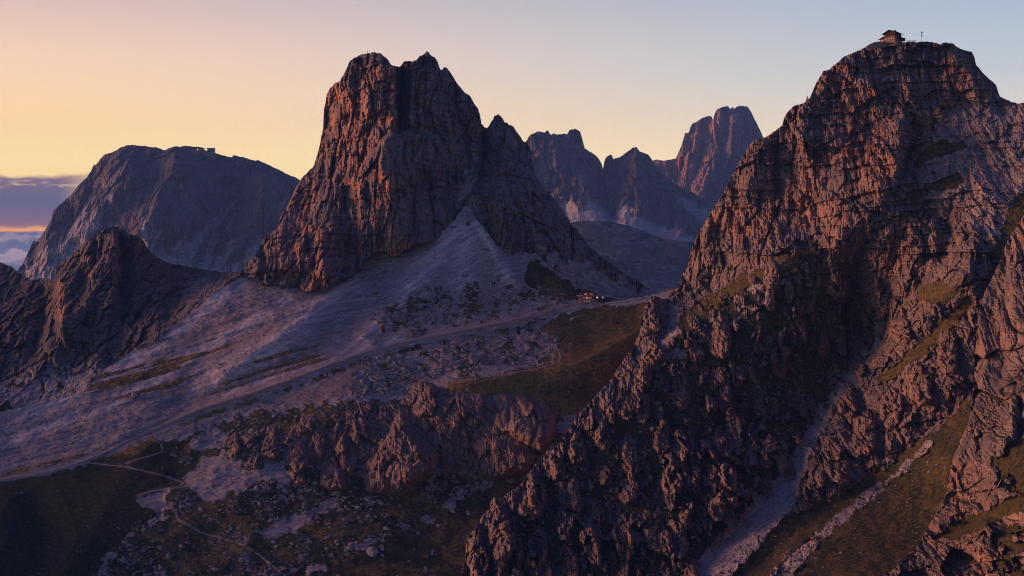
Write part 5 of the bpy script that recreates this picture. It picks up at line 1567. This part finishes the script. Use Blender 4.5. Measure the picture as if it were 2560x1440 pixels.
def small_buildings():
    D = float(FARL.sample(np.array([495.0]), np.array([372.0]))[0]) - 30
    X, Y, Z = place(493.0, 375.0, D)
    h = thing('mountain_hut', (X, Y, Z), 'low hut with curved roof and lit windows on the distant plateau crest', 'hut', 0.05)
    box('foundation', h, (0, 6, -22), (42, 16, 22.2), M_STONE)
    box('wall', h, (0, 6, 0.2), (40, 14, 5.6), M_WOOD)
    n = 9
    V, Fc = [], []
    for yy in (-3.0, 15.0):
        for k in range(n):
            t = k / (n - 1)
            xx = -23 + 50 * t
            V.append((xx, yy, 6.0 + 5.0 * math.sin(math.pi * (0.25 + 0.75 * t))))
        for k in range(n):
            t = k / (n - 1)
            V.append((-23 + 50 * t, yy, 5.4))
    for k in range(n - 1):
        Fc += [(k, k + 1, k + 1 + 2 * n, k + 2 * n), (k + n, k + 3 * n, k + 1 + 3 * n, k + 1 + n), (k, k + n, k + n + 1, k + 1), (k + 2 * n, k + 2 * n + 1, k + 3 * n + 1, k + 3 * n)]
    add('roof', mesh_of('roof', V, Fc, M_ROOF), h)
    for k, (xx, m) in enumerate(((-17, M_LIT), (-12, M_WOOD), (-6.5, M_LIT), (-1.0, M_DARKGLASS), (10.0, M_LIT))):
        fr = box('window', h, (xx, -1.2, 2.0), (3.4, 0.8, 2.4), M_WOOD)
        box('pane', fr, (0, -0.3, 0.3), (2.8, 0.6, 1.8), m)
    lp = thing('lamp_post', (X + 2.5, Y - 6, Z - 3), 'bright yellow lamp in front of the distant plateau hut', 'lamp')
    box('pole', lp, (0, 0, -12), (0.5, 0.5, 16), M_METAL)
    v, f = ico(2)
    o = add('lamp_globe', new_mesh('lamp_globe', v * 2.2, f, None, [glow('lamp_bulb_yellow', (1.0, 0.78, 0.22), 1.3)]), lp)
    o.location = (0, 0, 5)
    X, Y, Z = place(527.0, 383.0, D + 5)
    b = thing('cable_car_station', (X, Y, Z), 'dark boxy cable car station right of the distant plateau hut', 'station')
    box('foundation', b, (0, 6, -25), (26, 16, 25.2), M_STONE)
    box('wall', b, (0, 6, 0.2), (24, 14, 16), M_METAL)
    box('roof', b, (0.5, 6, 16.2), (26, 16, 1.4), M_ROOF)
    box('opening', b, (-4, -1.2, 3), (8, 0.8, 7), M_DARKGLASS)
    box('window', b, (6, -1.2, 8), (7, 0.8, 3), M_DARKGLASS)
    X, Y, Z = place(514.0, 383.0, D - 10)
    c = thing('storage_hut', (X, Y, Z), 'tiny pale shed between the distant plateau hut and the cable car station', 'shed')
    box('wall', c, (0, 2, -8), (6, 5, 15), M_METAL)
    box('roof', c, (0, 2, 7), (7, 6, 0.8), M_ROOF)
    # low buildings on the small pass at the left
    D = float(HP.sample(np.array([105.0]), np.array([706.0]))[0]) - 3
    X, Y, Z = place(105.0, 706.0, D)
    g = thing('pass_hut', (X, Y, Z), 'low bluish hut with dark flat roofs on the small pass beside the hump', 'hut')
    box('foundation', g, (0, 3, -6), (11, 6, 6.1), M_STONE)
    box('wall', g, (1.5, 3, 0.1), (6.0, 5, 2.6), M_WHITE)
    box('wall', g, (-3.4, 3, 0.1), (3.4, 4.6, 1.9), M_WOOD)
    box('roof', g, (1.5, 3, 2.7), (7.0, 6, 0.4), M_ROOF)
    box('roof', g, (-3.6, 3, 2.0), (4.4, 5.6, 0.35), M_ROOF)
    window(g, (0.4, 0.45, 0.7), 0.8, 1.0, M_DARKGLASS)
    window(g, (2.8, 0.45, 0.7), 0.8, 1.0, M_DARKGLASS)
    box('antenna_mast', g, (3.8, 3, 3.1), (0.15, 0.15, 1.6), M_METAL)
    # summit cross
    i = int(np.argmin(abs(TW.xs - 918.5)))
    D = float(TW.sample(np.array([918.5]), np.array([TW.T[i] + 2]))[0])
    X, Y, Z = place(918.5, float(TW.T[i]) + 1.5, D)
    c = thing('summit_cross', (X, Y, Z), 'small thin cross on top of the central rock tower', 'cross')
    box('post', c, (0, 0, -0.8), (0.22, 0.22, 4.0), M_WOOD)
    box('cross_arm', c, (0, -0.02, 2.2), (1.3, 0.2, 0.22), M_WOOD)


summit_hut()
saddle_hut()
small_buildings()


# ------------------------------------------------------------------ haze
def haze():
    m = bpy.data.materials.new('haze_air')
    m.use_nodes = True
    t = NT(m.node_tree)
    out = t.n('ShaderNodeOutputMaterial')
    v = t.n('ShaderNodeVolumePrincipled')
    v.inputs['Color'].default_value = (0.22, 0.46, 1.0, 1)
    v.inputs['Density'].default_value = 5.2e-5
    t.link(v.outputs[0], out.inputs['Volume'])
    x0, x1, y0, y1, z0, z1 = -7000, 8000, -400, 9600, CAMZ - 800, CAMZ + 800
    V = [(x, y, z) for x in (x0, x1) for y in (y0, y1) for z in (z0, z1)]
    q = np.array([(0, 1, 3, 2), (4, 6, 7, 5), (0, 4, 5, 1), (2, 3, 7, 6), (0, 2, 6, 4), (1, 5, 7, 3)])
    add('haze', new_mesh('haze', V, q, None, [m], False), kind='stuff', label='thin blue evening haze between the far mountains', cat='haze')


haze()
